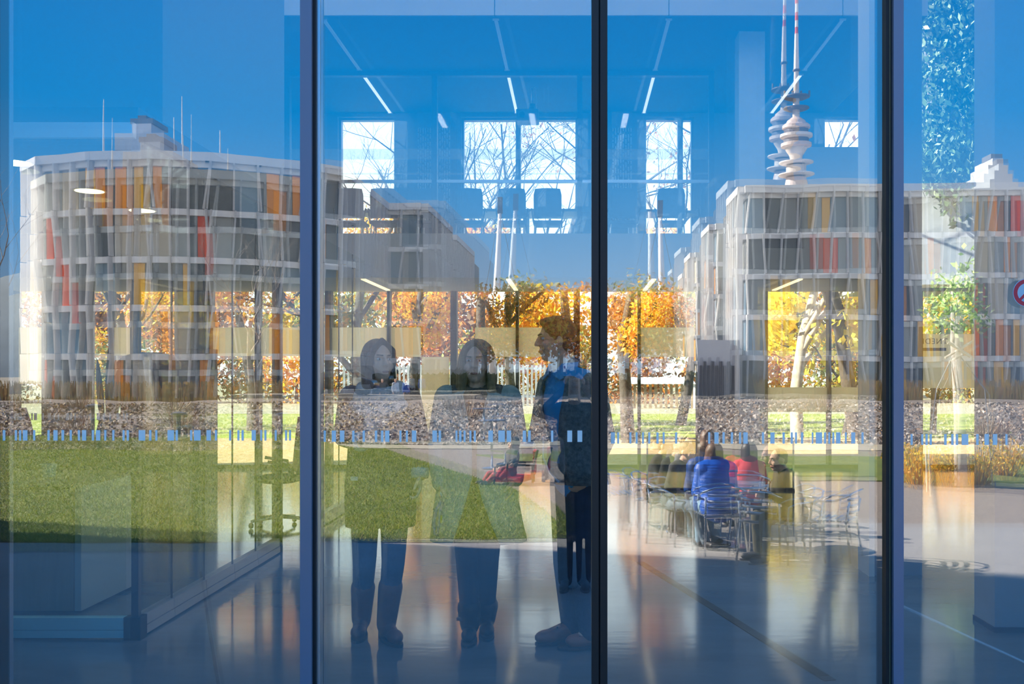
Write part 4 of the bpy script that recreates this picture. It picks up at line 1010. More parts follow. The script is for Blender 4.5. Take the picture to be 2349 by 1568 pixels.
# young staked tree at the right
d = (H - ZG) * F / (1115 - VY); x = X(2204, d)
yt = empty('young_tree', V(x, d, ZG), 'slim young tree trunk with crossed support battens', 'tree')
MB().tube([(x, d, ZG), (x - .02, d, .8), (x - .10, d, 2.15), (x - .12, d, 3.0)], [.115, .10, .085, .05], 10).build('trunk', mat('young_bark', (.46, .42, .42), .8, var=.2, scale=12), yt, mir=True, smooth=True)
for (a, b) in (((-.25, 1.78), (.28, 2.08)), ((-.28, 2.12), (.22, 1.80))):
    MB().tube([(x + a[0] - .08, d - .12, a[1]), (x + b[0] - .08, d - .12, b[1])], .028, 6).build('batten', mat('batten_wood', (.66, .58, .50), .8), yt, mir=True)
for s_ in (-1, 1): MB().tube([(x + s_ * .62, d + .1, ZG), (x + s_ * .45, d, 1.2), (x + s_ * .05 - .08, d, 1.85)], .012, 5).build('guy_wire', mat('wire_grey', (.25, .27, .33), .5), yt, mir=True)
leaf_cloud([V(x - .12 + random.uniform(-.3, .3), d + random.uniform(-.3, .3), random.uniform(2.4, 3.4)) for _ in range(10)], .35, 260, .07, [gl1, gl2], 'foliage', yt, rng, .5)
sp = empty('plant_stake', V(X(2127, 17.5), 17.5, ZG), 'thin wooden stake with a dark cross bar left of the young tree', 'stake')
MB().tube([(X(2128, 17.4), 17.4, ZG), (X(2123, 17.4), 17.4, Z(1012, 17.4))], .018, 6).build('stake', mat('batten_wood', None), sp, mir=True)
MB().tube([(X(2118, 17.4), 17.4, Z(1016, 17.4)), (X(2165, 17.4), 17.4, Z(1016, 17.4))], .014, 5).build('cross_bar', tdk, sp, mir=True)
# garden lamps on the lawn edge
for px, py0, py1, nm in ((214, 1012, 928, 'at the far left of the lawn'), (410, 1004, 944, 'in the middle of the lawn'), (648, 1000, 950, 'near the tall blue mullion')):
    d = (H - ZG - .25) * F / (py0 - VY); x = X(px, d)
    zb_ = lawn_z(x, d) if d < 28 else ZG
    o = empty('bollard_lamp', V(x, d, zb_), 'dark bollard lamp with a flat cap ' + nm, 'lamp', 'bollard lamps')
    MB().tube([(x, d, zb_), (x, d, Z(py1 + 6, d))], .06, 10).build('post', mat('bollard_dark', (.07, .09, .12), .5), o, mir=True)
    MB().lathe((x, d, Z(py1 + 6, d)), [(.05, 0), (.20, .03), (.20, .08), (.02, .12)], 16).build('cap', mat('bollard_cap', (.12, .12, .16), .4), o, mir=True)
hm = [mat('hedge_dark', (.035, .055, .02), .8), mat('hedge_green', (.06, .085, .025), .8)]
for k in range(9):
    x0 = -25 + k * 4.3; d = 86; r = np.random.default_rng(700 + k)
    o = empty('clipped_hedge', V(x0 + 2, d, ZG), 'dark clipped hedge in the gap between the buildings, number %s from the curved one' % ['one', 'two', 'three', 'four', 'five', 'six', 'seven', 'eight', 'nine'][k], 'hedge', 'clipped hedges')
    MB().box(x0, x0 + 4.1, d, d + 1.2, ZG, 1.25 + .08 * (k % 3)).build('core', hm[0], o, mir=True)
    n = 700; c = np.stack([r.uniform(x0 - .1, x0 + 4.2, n), 2 * G - (d - r.uniform(-.02, .18, n)), r.uniform(ZG, 1.4, n)], 1)
    a = r.normal(0, .16, (n, 3)); b = r.normal(0, .12, (n, 3)); quads('foliage', np.stack([c - a, c + b, c + a, c - b], 1), hm, o, 'stuff', mi=r.integers(0, 2, n))
# parked car behind the bank
dC = 58.0; xc = X(778, dC); zc = .22
car = empty('parked_car', V(xc, dC, zc), 'dark parked car half hidden behind the gravel bank', 'car')
carm = mat('car_paint', (.02, .025, .05), .15, .2, coat=.6)
tag(vbox(xc - 6, xc + 8, dC - 1.5, dC + 2.6, ZG - .1, zc).build('ground_parking', soil, mir=True), kind='structure')
prof = [(-2.1, .35), (-2.1, .75), (-1.9, .95), (-1.2, 1.0), (-.6, 1.42), (.7, 1.45), (1.35, 1.02), (2.0, .85), (2.15, .6), (2.15, .35)]
cb_ = MB(); n = len(prof)
cb_.v = [(xc + a, dC + s_, zc + b) for s_ in (-.85, .85) for a, b in prof]
cb_.f = [tuple(range(n)), tuple(range(2 * n - 1, n - 1, -1))] + [(i, n + i, n + (i + 1) % n, (i + 1) % n) for i in range(n)]; cb_.mi = [0] * len(cb_.f)
cb_.build('body', carm, car, mir=True, bevel=.06)
for a in (-1.35, 1.35):
    for s_ in (-.80, .80):
        MB().tube([(xc + a, dC + s_ - .1, zc + .33), (xc + a, dC + s_ + .1, zc + .33)], .33, 18).build('wheel', black, car, mir=True)
MB().add([(xc - 1.1, dC - .86, zc + 1.03), (xc + 1.2, dC - .86, zc + 1.03), (xc + .65, dC - .86, zc + 1.38), (xc - .58, dC - .86, zc + 1.36)], [(0, 1, 2, 3)]).build('side_window', mat('car_glass', (.10, .13, .18), .05), car, mir=True)
MB().ell((xc + 2.1, dC - .6, zc + .68), (.06, .16, .1)).build('headlamp', chrome, car, mir=True)
# ------------------------------------------------------------------ people
skin = mat('skin', (.85, .48, .32), .55); skin_w = mat('skin_light', (.90, .54, .38), .55)
lipm = mat('lips', (.45, .16, .14), .5); eyew = mat('eye_white', (.75, .75, .75), .3); eyed = mat('eye_iris', (.05, .04, .04), .2)
def frame3(yaw, pitch=0, roll=0):
    # local axes: x = person's left seen from the front (viewer right), -y = forward, z = up; yaw 0 faces the viewer, + turns toward viewer's right
    return (Matrix.Rotation(yaw, 3, 'Z') @ Matrix.Rotation(pitch, 3, 'X') @ Matrix.Rotation(roll, 3, 'Y'))
def head_shape(b, c, M, s=1.0, male=False):
    T = lambda x, f, u: c + M @ (Vector((x, -f, u)) * s)
    e = lambda x, f, u, rx, rf, ru: b.ell(T(x, f, u), (rx * s, rf * s, ru * s), M, 18, 12)
    e(0, -.012, .028, .074, .092, .092); e(0, .022, -.035, .058, .066, .085); e(0, .052, -.088, .030 if not male else .036, .030, .026)
    e(0, .078, .030, .046, .014, .012); e(-.036, .060, -.028, .024, .024, .026); e(.036, .060, -.028, .024, .024, .026)
    b.cap(T(0, .086, .022), .008 * s, T(0, .106, -.020), .012 * s, 10); e(-.011, .094, -.024, .009, .010, .008); e(.011, .094, -.024, .009, .010, .008)
    e(0, .084, -.056, .021, .010, .006); e(0, .081, -.066, .018, .010, .007)
    for q in (-1, 1): e(q * .076, -.012, -.012, .010, .020, .031)
    return T
def hand_shape(b, wr, dv, nrm, curl=.35, s=1.0, thumb=1):
    dv = dv.normalized(); nrm = (nrm - dv * nrm.dot(dv)).normalized(); sd = dv.cross(nrm)
    M = Matrix((sd, nrm, dv)).transposed()
    b.ell(wr + dv * .048 * s, (.040 * s, .017 * s, .055 * s), M, 14, 9)
    for i, l in enumerate((.92, 1.0, .95, .78)):
        p = wr + dv * .088 * s + sd * (.030 - .020 * i) * s * thumb; a = curl * .5; r = .0092 * s
        for j, ln in enumerate((.042, .026, .021)):
            q = p + (dv * math.cos(a) + nrm * math.sin(a)) * ln * l * s
            b.cap(p, r, q, r * .9, 8); p = q; r *= .9; a += curl * 1.1
    p = wr + dv * .022 * s + sd * .034 * s * thumb; q = p + (dv * .75 + sd * .5 * thumb + nrm * .35).normalized() * .042 * s; t = q + (dv * .9 + sd * .1 * thumb + nrm * .4).normalized() * .034 * s
    b.cap(p, .013 * s, q, .011 * s, 8); b.cap(q, .011 * s, t, .009 * s, 8)
def limb(b, pts, rad, ex=0): 
    for i in range(len(pts) - 1): b.cap(pts[i], rad[i] + ex, pts[i + 1], rad[i + 1] + ex, 12)
def torso_shape(b, J, ex=0, w=1.0):
    M = J['Mt']; up = (J['neck'] - J['pelvis']).normalized()
    c = J['pelvis'].lerp(J['neck'], .66); b.ell(c, (.155 * w + ex, .105 * w + ex, .20 + ex), J['Mb'], 18, 12)
    c = J['pelvis'].lerp(J['neck'], .36); b.ell(c, (.130 * w + ex, .095 * w + ex, .19 + ex), J['Mb'], 18, 12)
    b.ell(J['pelvis'], (.150 * w + ex, .110 * w + ex, .13 + ex), M, 18, 12)
    b.cap(J['sa'], .052 + ex, J['sb'], .052 + ex, 12)
    b.cap(J['neck'] - up * .03, .06 + ex, J['sa'].lerp(J['neck'], .35), .055 + ex); b.cap(J['neck'] - up * .03, .06 + ex, J['sb'].lerp(J['neck'], .35), .055 + ex)
AR = (.050, .040, .028); LR = (.082, .056, .040)
def person(o, J, hair_m, hair, skin_m=skin, yaw=0, pitch=0, roll=0, mir=False, vox=.006, male=False, hs=1.0, curl=(.4, .4), face=True, hn=None, w=1.0):
    """body, hair and face parts under the empty o. J holds joints."""
    b = MB(); M = frame3(yaw, pitch, roll); T = head_shape(b, J['head'], M, hs, male)
    b.cap(J['head'] + M @ Vector((0, .015, -.06)), .052 * (1.08 if male else .92), J['neck'], .058 * (1.1 if male else .95))
    torso_shape(b, J, 0, w)
    for q in 'ab':
        limb(b, (J['s' + q], J['e' + q], J['w' + q]), AR); 
        n_ = (hn or {}).get(q) or (J['Mt'] @ Vector((1 if q == 'a' else -1, 0, 0)))
        hand_shape(b, J['w' + q], J['h' + q] - J['w' + q], n_, curl[0 if q == 'a' else 1], thumb=1 if q == 'a' else -1)
        limb(b, (J['hip' + q], J['k' + q], J['an' + q]), LR)
        b.cap(J['an' + q], .04, J['toe' + q], .028); b.ell(J['an' + q] + Vector((0, 0, -.03)), (.035, .04, .03))
    b.build('body', skin_m, o, mir, True, voxel=vox, iters=3)
    h = MB(); hair(h, J['head'], M, hs); h.build('hair', hair_m, o, mir, True, voxel=max(vox, .006), iters=4)
    if face:
        for q in (-1, 1):
            e = MB().ell(T(q * .030, .0705, .010), (.0135 * hs, .0115 * hs, .0075 * hs), M).build('eye', eyew, o, mir, True)
            MB().ell(T(q * .030, .0805, .010), (.0055, .003, .0055), M).build('iris', eyed, e, mir, True)
            MB().cap(T(q * .016, .090, .030), .0045, T(q * .044, .080, .033), .0035, 8).build('eyebrow', hair_m, o, mir, True)
        MB().ell(T(0, .0925, -.060), (.021 * hs, .004, .0065), M).build('lips', lipm, o, mir, True)
def standing(x, d, hgt, yaw=0):
    """upright joints; x/d of the feet, yaw of the trunk"""
    M = frame3(yaw); k = hgt / 1.72
    g = lambda a, f, z: Vector((x, d, 0)) + M @ Vector((a * k, -f * k, z * k))
    J = dict(Mt=M, Mb=M, head=g(0, .02, 1.595), neck=g(0, 0, 1.42), pelvis=g(0, 0, .93), sa=g(-.165, 0, 1.385), sb=g(.165, 0, 1.385))
    for q, s in (('a', -1), ('b', 1)):
        J['e' + q] = g(s * .215, -.02, 1.10); J['w' + q] = g(s * .225, .04, .87); J['h' + q] = g(s * .22, .06, .70)
        J['hip' + q] = g(s * .085, 0, .90); J['k' + q] = g(s * .085, .02, .49); J['an' + q] = g(s * .085, 0, .085); J['toe' + q] = g(s * .10, .15, .035)
    J['g'] = g
    return J
def hair_long(fall=.30, wave=.0, wide=1.0, side=0):
    def f(h, c, M, s):
        T = lambda x, fo, u: c + M @ (Vector((x, -fo, u)) * s)
        h.ell(T(0, -.028, .040), (.086 * s * wide, .096 * s, .092 * s), M, 18, 12)
        rg = random.Random(5)
        for k in range(26):
            a = R(-128 + 256 * k / 25) + math.pi     # round the back and sides
            x, fo = -math.sin(a) * .074 * wide, math.cos(a) * .085 - .020
            p = T(x, fo, .035); pts = [p]
            for j in range(1, 6):
                t = j / 5
                pts.append(T(x * (1 + .25 * t * wide) + wave * math.sin(5 * t + k) , fo * (1 - .1 * t) + (.02 * t if abs(x) > .05 else 0), .035 - (fall + rg.uniform(-.04, .02)) * t))
            for i in range(5): h.cap(pts[i], .021 * s * (1 - .08 * i), pts[i + 1], .021 * s * (1 - .08 * (i + 1)), 8)
        for q in (-1, 1):     # parting over the temples
            h.cap(T(0, .045, .118), .016 * s, T(q * .060, .055, .060), .018 * s, 8); h.cap(T(q * .060, .055, .060), .018 * s, T(q * .078, .025, -.02), .016 * s, 8)
    return f
def hair_short(h, c, M, s):
    T = lambda x, fo, u: c + M @ (Vector((x, -fo, u)) * s)
    h.ell(T(0, -.024, .042), (.084 * s, .098 * s, .084 * s), M, 18, 12)
    h.ell(T(0, -.06, -.01), (.070 * s, .055 * s, .075 * s), M, 16, 10)
    rg = random.Random(2)
    for k in range(40):
        a = rg.uniform(-1, 1); b = rg.uniform(-1.0, 1.0)
        p = T(math.sin(a) * .06, b * .075 - .01, .088 + .026 * math.cos(a) * math.cos(b * 1.2)); h.ell(p, .020 * s, M, 8, 6)
    for q in (-1, 1): h.cap(T(q * .076, .012, .05), .014 * s, T(q * .076, .008, .005), .009 * s, 8)
def hair_cropped(h, c, M, s):
    T = lambda x, fo, u: c + M @ (Vector((x, -fo, u)) * s)
    h.ell(T(0, -.022, .040), (.077 * s, .090 * s, .085 * s), M, 18, 12)
    h.ell(T(0, -.055, -.005), (.064 * s, .048 * s, .06 * s), M, 16, 10)
def garment(levels, n=28, thick=.014):
    """open-fronted shell. level: (centre, rx, ry, yaw, gap half angle); gap at the front (-y in local frame)"""
    b = MB(); cols = n + 1
    for sgn in (0, 1):
        for (c, rx, ry, yaw, gap) in levels:
            M = frame3(yaw)
            for i in range(cols):
                a = gap + (2 * math.pi - 2 * gap) * i / n
                fold = 1 + .012 * math.sin(7 * a)
                b.v.append(tuple(Vector(c) + M @ Vector((math.sin(a) * (rx - sgn * thick) * fold, -math.cos(a) * (ry - sgn * thick) * fold, 0))))
    L = len(levels); q = L * cols
    for j in range(L - 1):
        for i in range(n):
            f = (j * cols + i, j * cols + i + 1, (j + 1) * cols + i + 1, (j + 1) * cols + i)
            b.f.append(f); b.f.append(tuple(reversed([k + q for k in f]))); b.mi += [0, 0]
    rim = [i for i in range(cols)] + [j * cols + n for j in range(1, L)] + [(L - 1) * cols + i for i in range(n - 1, -1, -1)] + [j * cols for j in range(L - 2, 0, -1)]
    for k in range(len(rim)):
        a, c = rim[k], rim[(k + 1) % len(rim)]; b.f.append((c, a, a + q, c + q)); b.mi.append(0)
    return b
def trousers(o, J, m, name='trousers', ex=.012, mir=False, vox=.008, upto=1.0, w=1.0):
    b = MB()
    for q in 'ab':
        limb(b, (J['hip' + q], J['k' + q], J['k' + q].lerp(J['an' + q], upto)), (LR[0], LR[1], lerp(LR[1], LR[2], upto)), ex)
    b.ell(J['pelvis'], (.150 * w + ex, .110 * w + ex, .12 + ex), J['Mt'], 18, 12)
    return b.build(name, m, o, mir, True, voxel=vox, iters=5)
def shoe(o, J, q, m, name='shoe', mir=False, shaft=0, heel=0, vox=.007, wide=1.0):
    b = MB(); a = J['an' + q]; t = J['toe' + q]; dv = (t - a); dv.z = 0; dv.normalize(); sd = Vector((-dv.y, dv.x, 0))
    M = Matrix((sd, dv, Vector((0, 0, 1)))).transposed(); z0 = min(t.z, a.z) 
    b.ell(Vector((t.x, t.y, t.z + .012)) - dv * .02, (.045 * wide, .075, .040), M, 14, 9); b.ell(Vector((a.x, a.y, a.z - .028)) + dv * .0, (.040 * wide, .058, .052), M, 14, 9)
    b.cap(a + Vector((0, 0, -.01)), .047, t - dv * .05 + Vector((0, 0, .02)), .038)
    if shaft: b.cap(a + Vector((0, 0, .0)), .056, a + (J['k' + q] - a).normalized() * shaft, .070)
    p = b.build(name, m, o, mir, True, voxel=vox, iters=4)
    s_ = MB(); pts = []
    for k in range(20):
        an = 2 * math.pi * k / 20; mid = (a + t) / 2; c = Vector((mid.x, mid.y, 0)) + dv * (.128 * math.sin(an) + .01) + sd * (.045 * wide * math.cos(an)); pts.append((c.x, c.y))
    zb = a.z - .085; s_.prism(pts, zb, zb + .016); s_.build('sole', mat('sole_dark', (.05, .04, .04), .7), p, mir)
    if heel:
        hb = MB(); c = Vector((a.x, a.y, zb)) - dv * .035; hb.obox(c + Vector((0, 0, heel / 2)), .05, .05, heel, math.atan2(dv.y, dv.x)); hb.build('heel', mat('sole_dark', None), p, mir)
    return p
def sleeve(o, J, q, m, ex=.016, to=.96, mir=False, vox=.008, name='sleeve'):
    b = MB(); limb(b, (J['s' + q], J['e' + q], J['e' + q].lerp(J['w' + q], to)), (AR[0] + .008, AR[1] + .006, AR[2] + .008), ex)
    return b.build(name, m, o, mir, True, voxel=vox, iters=4)

# ---- woman in scarf and dark coat, left
D1 = 5.65
x1 = X(874, D1)
J = standing(x1, D1, 1.70, R(8))
g = J['g']
J['head'] = P(870, 829, D1 - .02); J['head'].y = D1 - .03
J['sa'] = P(806, 912, D1); J['sb'] = P(936, 912, D1)
J['ea'] = P(790, 1000, D1 + .02); J['wa'] = P(826, 1014, D1 - .20); J['ha'] = P(868, 1012, D1 - .24)
J['eb'] = P(962, 1012, D1 + .02); J['wb'] = P(962, 1088, D1 - .02); J['hb'] = P(963, 1145, D1 - .05)
J['hipa'] = P(838, 1105, D1); J['hipb'] = P(908, 1105, D1)
J['ka'] = P(836, 1290, D1 - .02); J['kb'] = P(902, 1290, D1 - .04)
fl_ = lambda px, d: Vector((X(px, d), d, 0))
J['ana'] = fl_(829, 5.82) + Vector((0, 0, .085)); J['toea'] = fl_(821, 5.67) + Vector((0, 0, .035))
J['anb'] = fl_(886, 5.70) + Vector((0, 0, .085)); J['toeb'] = fl_(908, 5.58) + Vector((0, 0, .035))
w1 = empty('person', (x1, D1, 0), 'woman with long brown hair, pale scarf, dark coat and brown boots', 'person')
hair_b = mat('hair_brown', (.05, .026, .02), .45, var=.35, scale=60, stretch=(1, 1, .08))
person(w1, J, hair_b, hair_long(.36, .004), skin_w, R(34), R(-2), 0, curl=(.5, .75))
tp_ = MB(); torso_shape(tp_, J, .010, .95); tp_.build('jumper', mat('jumper_grey', (.20, .21, .24), .9), w1, smooth=True, voxel=.008)
coat1 = mat('coat_plum', (.045, .03, .055), .85, var=.15, scale=30)
cz = lambda py: Z(py, D1)
lv = [((x1, D1, cz(900)), .125, .095, R(8), .55), ((x1, D1, cz(915)), .178, .115, R(8), .50), ((x1 - .005, D1, cz(960)), .185, .135, R(8), .35), ((x1, D1, cz(1010)), .180, .135, R(8), .12), ((x1, D1, cz(1060)), .188, .145, R(8), .06), ((x1, D1, cz(1110)), .200, .155, R(8), .06), ((x1, D1, cz(1165)), .200, .155, R(8), .10), ((x1, D1, cz(1205)), .195, .15, R(8), .18)]
garment(lv).build('coat', coat1, w1, smooth=True)
for q in 'ab': sleeve(w1, J, q, coat1, .016, .92)
knit = mat('knit_pale_blue', (.55, .68, .74), .95, bump=.6, bscale=120)
for q, c in (('a', knit), ('b', mat('knit_blue', (.25, .45, .58), .95, bump=.6, bscale=120))):
    a_ = J['e' + q].lerp(J['w' + q], .80); b_ = J['w' + q] + (J['h' + q] - J['w' + q]).normalized() * .02
    MB().tube([a_, a_.lerp(b_, .5), b_], [.052, .055, .05], 16).build('knit_cuff', c, w1, smooth=True)
sc_m = mat('scarf_pale', (.55, .58, .62), .95, bump=.5, bscale=60, var=.1, scale=12)
sb_ = MB(); cs_ = Vector((x1, D1 - .01, cz(902)))
for t in range(3):
    pts = []
    for k in range(25):
        a = 2 * math.pi * k / 24; rr_ = .098 + .018 * t; dz = -.015 * t - .035 * (1 if math.cos(a) > 0 else .3) * math.cos(a) * (1 + t * .5)
        pts.append(cs_ + Vector((math.sin(a) * rr_ * 1.08, -math.cos(a) * rr_ * .95, dz + .035 - .02 * t)))
    sb_.tube(pts, .034, 10)
sb_.ell(cs_ + Vector((.01, -.115, -.10)), (.07, .03, .10), None, 14, 9); sb_.ell(cs_ + Vector((-.03, -.12, -.17)), (.045, .025, .10), None, 14, 9)
sb_.build('scarf', sc_m, w1, smooth=True, voxel=.008, iters=4)
jean = mat('denim_blue', (.03, .075, .15), .85, var=.2, scale=20, bump=.15, bscale=50)
trousers(w1, J, jean, 'jeans', .010)
boot = mat('boot_brown', (.20, .07, .06), .5, var=.2, scale=10)
for q in 'ab': shoe(w1, J, q, boot, 'boot', shaft=.24, heel=.05)
MB().obox(P(813, 1097, D1 - .135), .045, .008, .022, R(-20)).build('pocket_tag', knit, w1)

# ---- woman in the open green-grey coat, middle
D2 = 5.66; x2 = X(1094, D2)
J = standing(x2, D2, 1.71, 0)
J['head'] = P(1093, 830, D2 - .03)
J['sa'] = P(1026, 912, D2); J['sb'] = P(1166, 912, D2)
J['ea'] = P(1004, 1022, D2 + .02); J['wa'] = P(1012, 1108, D2 - .05); J['ha'] = P(1016, 1160, D2 - .07)
J['eb'] = P(1187, 1018, D2 + .03); J['wb'] = P(1180, 1098, D2 - .06); J['hb'] = P(1168, 1140, D2 - .08)
J['hipa'] = P(1068, 1105, D2); J['hipb'] = P(1124, 1105, D2); J['ka'] = P(1072, 1290, D2 - .01); J['kb'] = P(1118, 1290, D2)
J['ana'] = fl_(1078, 5.70) + Vector((0, 0, .085)); J['toea'] = fl_(1075, 5.60) + Vector((0, 0, .035))
J['anb'] = fl_(1115, 5.84) + Vector((0, 0, .085)); J['toeb'] = fl_(1117, 5.72) + Vector((0, 0, .035))
w2 = empty('person', (x2, D2, 0), 'woman with wavy light brown hair in an open green-grey coat holding a lanyard', 'person')
hair_l = mat('hair_light_brown', (.24, .15, .075), .5, var=.45, scale=50, stretch=(1, 1, .1))
person(w2, J, hair_l, hair_long(.34, .012, 1.12), skin_w, R(-4), R(2), 0, curl=(.8, .8))
top2 = MB(); torso_shape(top2, J, .012); top2.build('top', mat('top_dark', (.03, .04, .06), .85), w2, smooth=True, voxel=.008)
trousers(w2, J, mat('trousers_navy', (.014, .018, .035), .85), 'trousers', .010)
coat2 = mat('coat_green_grey', (.27, .40, .39), .9, var=.10, scale=14, bump=.2, bscale=70)
c2z = lambda py: Z(py, D2)
lv = [((x2 + .0, D2, c2z(893)), .105, .09, 0, .65), ((x2, D2, c2z(903)), .165, .11, 0, .45), ((x2, D2, c2z(918)), .205, .13, 0, .30), ((x2, D2, c2z(960)), .205, .145, 0, .18), ((x2, D2, c2z(1020)), .20, .145, 0, .07), ((x2, D2, c2z(1090)), .215, .155, 0, .06), ((x2, D2, c2z(1140)), .235, .17, 0, .20), ((x2 + .005, D2, c2z(1190)), .255, .185, 0, .36), ((x2 + .012, D2, c2z(1238)), .275, .20, 0, .52)]
garment(lv, 32).build('coat', coat2, w2, smooth=True)
for q in 'ab': sleeve(w2, J, q, coat2, .018, .97)
lp = MB()
for s_ in (-1, 1):
    lp.add([(x2 + s_ * .030, D2 - .14, c2z(1010)), (x2 + s_ * .085, D2 - .13, c2z(905)), (x2 + s_ * .135, D2 - .115, c2z(930)), (x2 + s_ * .06, D2 - .155, c2z(1000)),
            (x2 + s_ * .030, D2 - .150, c2z(1010)), (x2 + s_ * .085, D2 - .142, c2z(905)), (x2 + s_ * .135, D2 - .13, c2z(930)), (x2 + s_ * .06, D2 - .167, c2z(1000))],
           [(0, 1, 2, 3), (7, 6, 5, 4), (0, 4, 5, 1), (1, 5, 6, 2), (2, 6, 7, 3), (3, 7, 4, 0)])
for k, s_ in enumerate((0, 1)):
    l_ = MB(); l_.v = lp.v[8 * k:8 * k + 8]; l_.f = lp.f[:6]; l_.mi = [0] * 6; l_.build('lapel', coat2, w2)
for q in 'ab': shoe(w2, J, q, mat('boot_black', (.015, .015, .018), .4), 'ankle_boot', shaft=.10, heel=.06)
st_ = MB(); st_.obox(J['ana'] + Vector((-.01, 0, .045)), .12, .11, .018, 0); st_.build('boot_strap', mat('boot_black', None), w2)
ly = empty('lanyard', P(1004, 1240, D2 - .12), 'blue lanyard loop with a yellow tag hanging from her hand', 'lanyard')
blu = mat('lanyard_blue', (.02, .16, .42), .6)
pts = [P(1012, 1148, D2 - .12), P(1000, 1170, D2 - .12), P(995, 1200, D2 - .12), P(998, 1226, D2 - .12), P(1004, 1228, D2 - .12), P(1008, 1200, D2 - .115), P(1010, 1170, D2 - .115), P(1013, 1150, D2 - .115)]
MB().tube(pts, .010, 8).build('strap', blu, ly, smooth=True)
MB().tube([P(1013, 1150, D2 - .12), P(1014, 1180, D2 - .12)], .004, 6).build('cord', blu, ly)
MB().obox(P(1016, 1190, D2 - .12), .030, .008, .045, R(10)).build('tag', mat('tag_yellow', (.85, .58, .05), .5), ly, bevel=.004)
MB().ell(P(1015, 1132, D2 - .105), (.016, .008, .016)).build('clip', knit, ly)

# ---- man in the tweed blazer, right
D3 = 5.66; x3 = X(1312, D3); YW = R(-52)
J = standing(x3, D3, 1.87, YW)
J['head'] = P(1274, 779, D3)
J['neck'] = P(1293, 852, D3 + .01)
J['sa'] = P(1262, 886, D3 + .12); J['sb'] = P(1360, 884, D3 - .10)
J['ea'] = P(1240, 985, D3 + .10); J['wa'] = P(1226, 1030, D3 - .06); J['ha'] = P(1204, 1040, D3 - .15)
J['eb'] = P(1385, 1005, D3 - .12); J['wb'] = P(1352, 1085, D3 - .16); J['hb'] = P(1330, 1120, D3 - .15)
J['pelvis'] = P(1322, 1090, D3)
J['hipa'] = P(1300, 1110, D3 + .05); J['hipb'] = P(1340, 1110, D3 - .05); J['ka'] = P(1298, 1290, D3 + .04); J['kb'] = P(1332, 1290, D3 - .06)
J['ana'] = fl_(1310, 5.66) + Vector((0, 0, .09)); J['toea'] = fl_(1247, 5.58) + Vector((0, 0, .035))
J['anb'] = fl_(1352, 5.52) + Vector((0, 0, .09)); J['toeb'] = fl_(1318, 5.50) + Vector((0, 0, .035))
mn = empty('person', (x3, D3, 0), 'man in profile with short brown hair, blue shirt and grey tweed blazer', 'person')
person(mn, J, mat('hair_curly_brown', (.14, .085, .045), .6, var=.4, scale=70, bump=.6, bscale=90), hair_short, skin, R(-82), R(3), 0, male=True, hs=1.04, curl=(.75, .7), hn={'a': Vector((0, -1, .2))}, w=1.06)
shirt = mat('shirt_blue', (.02, .38, .80), .8, var=.08, scale=8)
sm = MB(); torso_shape(sm, J, .014, 1.08); sm.build('shirt', shirt, mn, smooth=True, voxel=.008)
cl_ = MB(); nk = J['neck']; M = frame3(YW)
for s_ in (-1, 1):
    A = [nk + M @ Vector((s_ * .07, .05, .055)), nk + M @ Vector((s_ * .055, -.055, .045)), nk + M @ Vector((s_ * .015, -.095, -.015)), nk + M @ Vector((s_ * .075, -.085, -.045)), nk + M @ Vector((s_ * .095, .02, -.005))]
    B = [p + (M @ Vector((s_ * .006, -.004, .0))) for p in A]
    c_ = MB(); c_.add(A + B, [(0, 1, 2, 3, 4), (9, 8, 7, 6, 5)] + [(i, 5 + i, 5 + (i + 1) % 5, (i + 1) % 5) for i in range(5)]); c_.build('collar', shirt, mn)
blz = mat('tweed_grey', (.15, .165, .175), .95, var=.45, scale=45, bump=.3, bscale=150)
zz3 = lambda py: Z(py, D3)
cxy = lambda px, py: (X(px, D3), D3, zz3(py))
lv = [(cxy(1297, 862), .115, .10, YW, .75), (cxy(1302, 874), .175, .125, YW, .65), (cxy(1306, 890), .215, .145, YW, .55), (cxy(1310, 950), .215, .16, YW, .40), (cxy(1314, 1010), .205, .16, YW, .30), (cxy(1318, 1060), .21, .165, YW, .34), (cxy(1322, 1105), .225, .175, YW, .52)]
garment(lv, 30).build('blazer', blz, mn, smooth=True)
for q in 'ab': sleeve(mn, J, q, blz, .020, .95)
trousers(mn, J, mat('denim_dark', (.022, .035, .07), .85, var=.25, scale=18, bump=.2, bscale=40), 'jeans', .018, w=1.05)
MB().tube([J['pelvis'] + M @ Vector((.165 * math.sin(a), -.13 * math.cos(a), .06)) for a in np.linspace(0, 2 * math.pi, 25)], .016, 8).build('belt', mat('belt_brown', (.16, .08, .05), .5), mn)
shm = mat('shoe_leather_brown', (.36, .11, .06), .35, var=.2, scale=8)
for q in 'ab':
    s_ = shoe(mn, J, q, shm, 'shoe', heel=.03, wide=1.05)
    for k in range(3):
        c = J['an' + q].lerp(J['toe' + q], .35 + .15 * k) + Vector((0, 0, .045 - .012 * k)); MB().cap(c + Vector((0, -.03, 0)), .004, c + Vector((0, .03, 0)), .004, 6).build('lace', black, s_)
cup = empty('paper_cup', P(1211, 1060, D3 - .17), 'takeaway paper cup with a pale blue lid in his hand', 'cup')
c0 = P(1211, 1058, D3 - .17)
MB().lathe(c0, [(.028, 0), (.040, .085), (.038, .085)], 20).build('cup_body', mat('cup_purple', (.30, .08, .16), .6), cup, smooth=True)
MB().lathe(c0 + Vector((0, 0, .085)), [(.044, 0), (.044, .012), (.038, .016), (.036, .024), (.01, .024)], 20).build('lid', mat('lid_pale_blue', (.60, .74, .80), .4), cup)
bag = empty('plastic_bag', P(1262, 1110, D3 - .2), 'clear plastic bag hanging open from his forearm', 'bag')
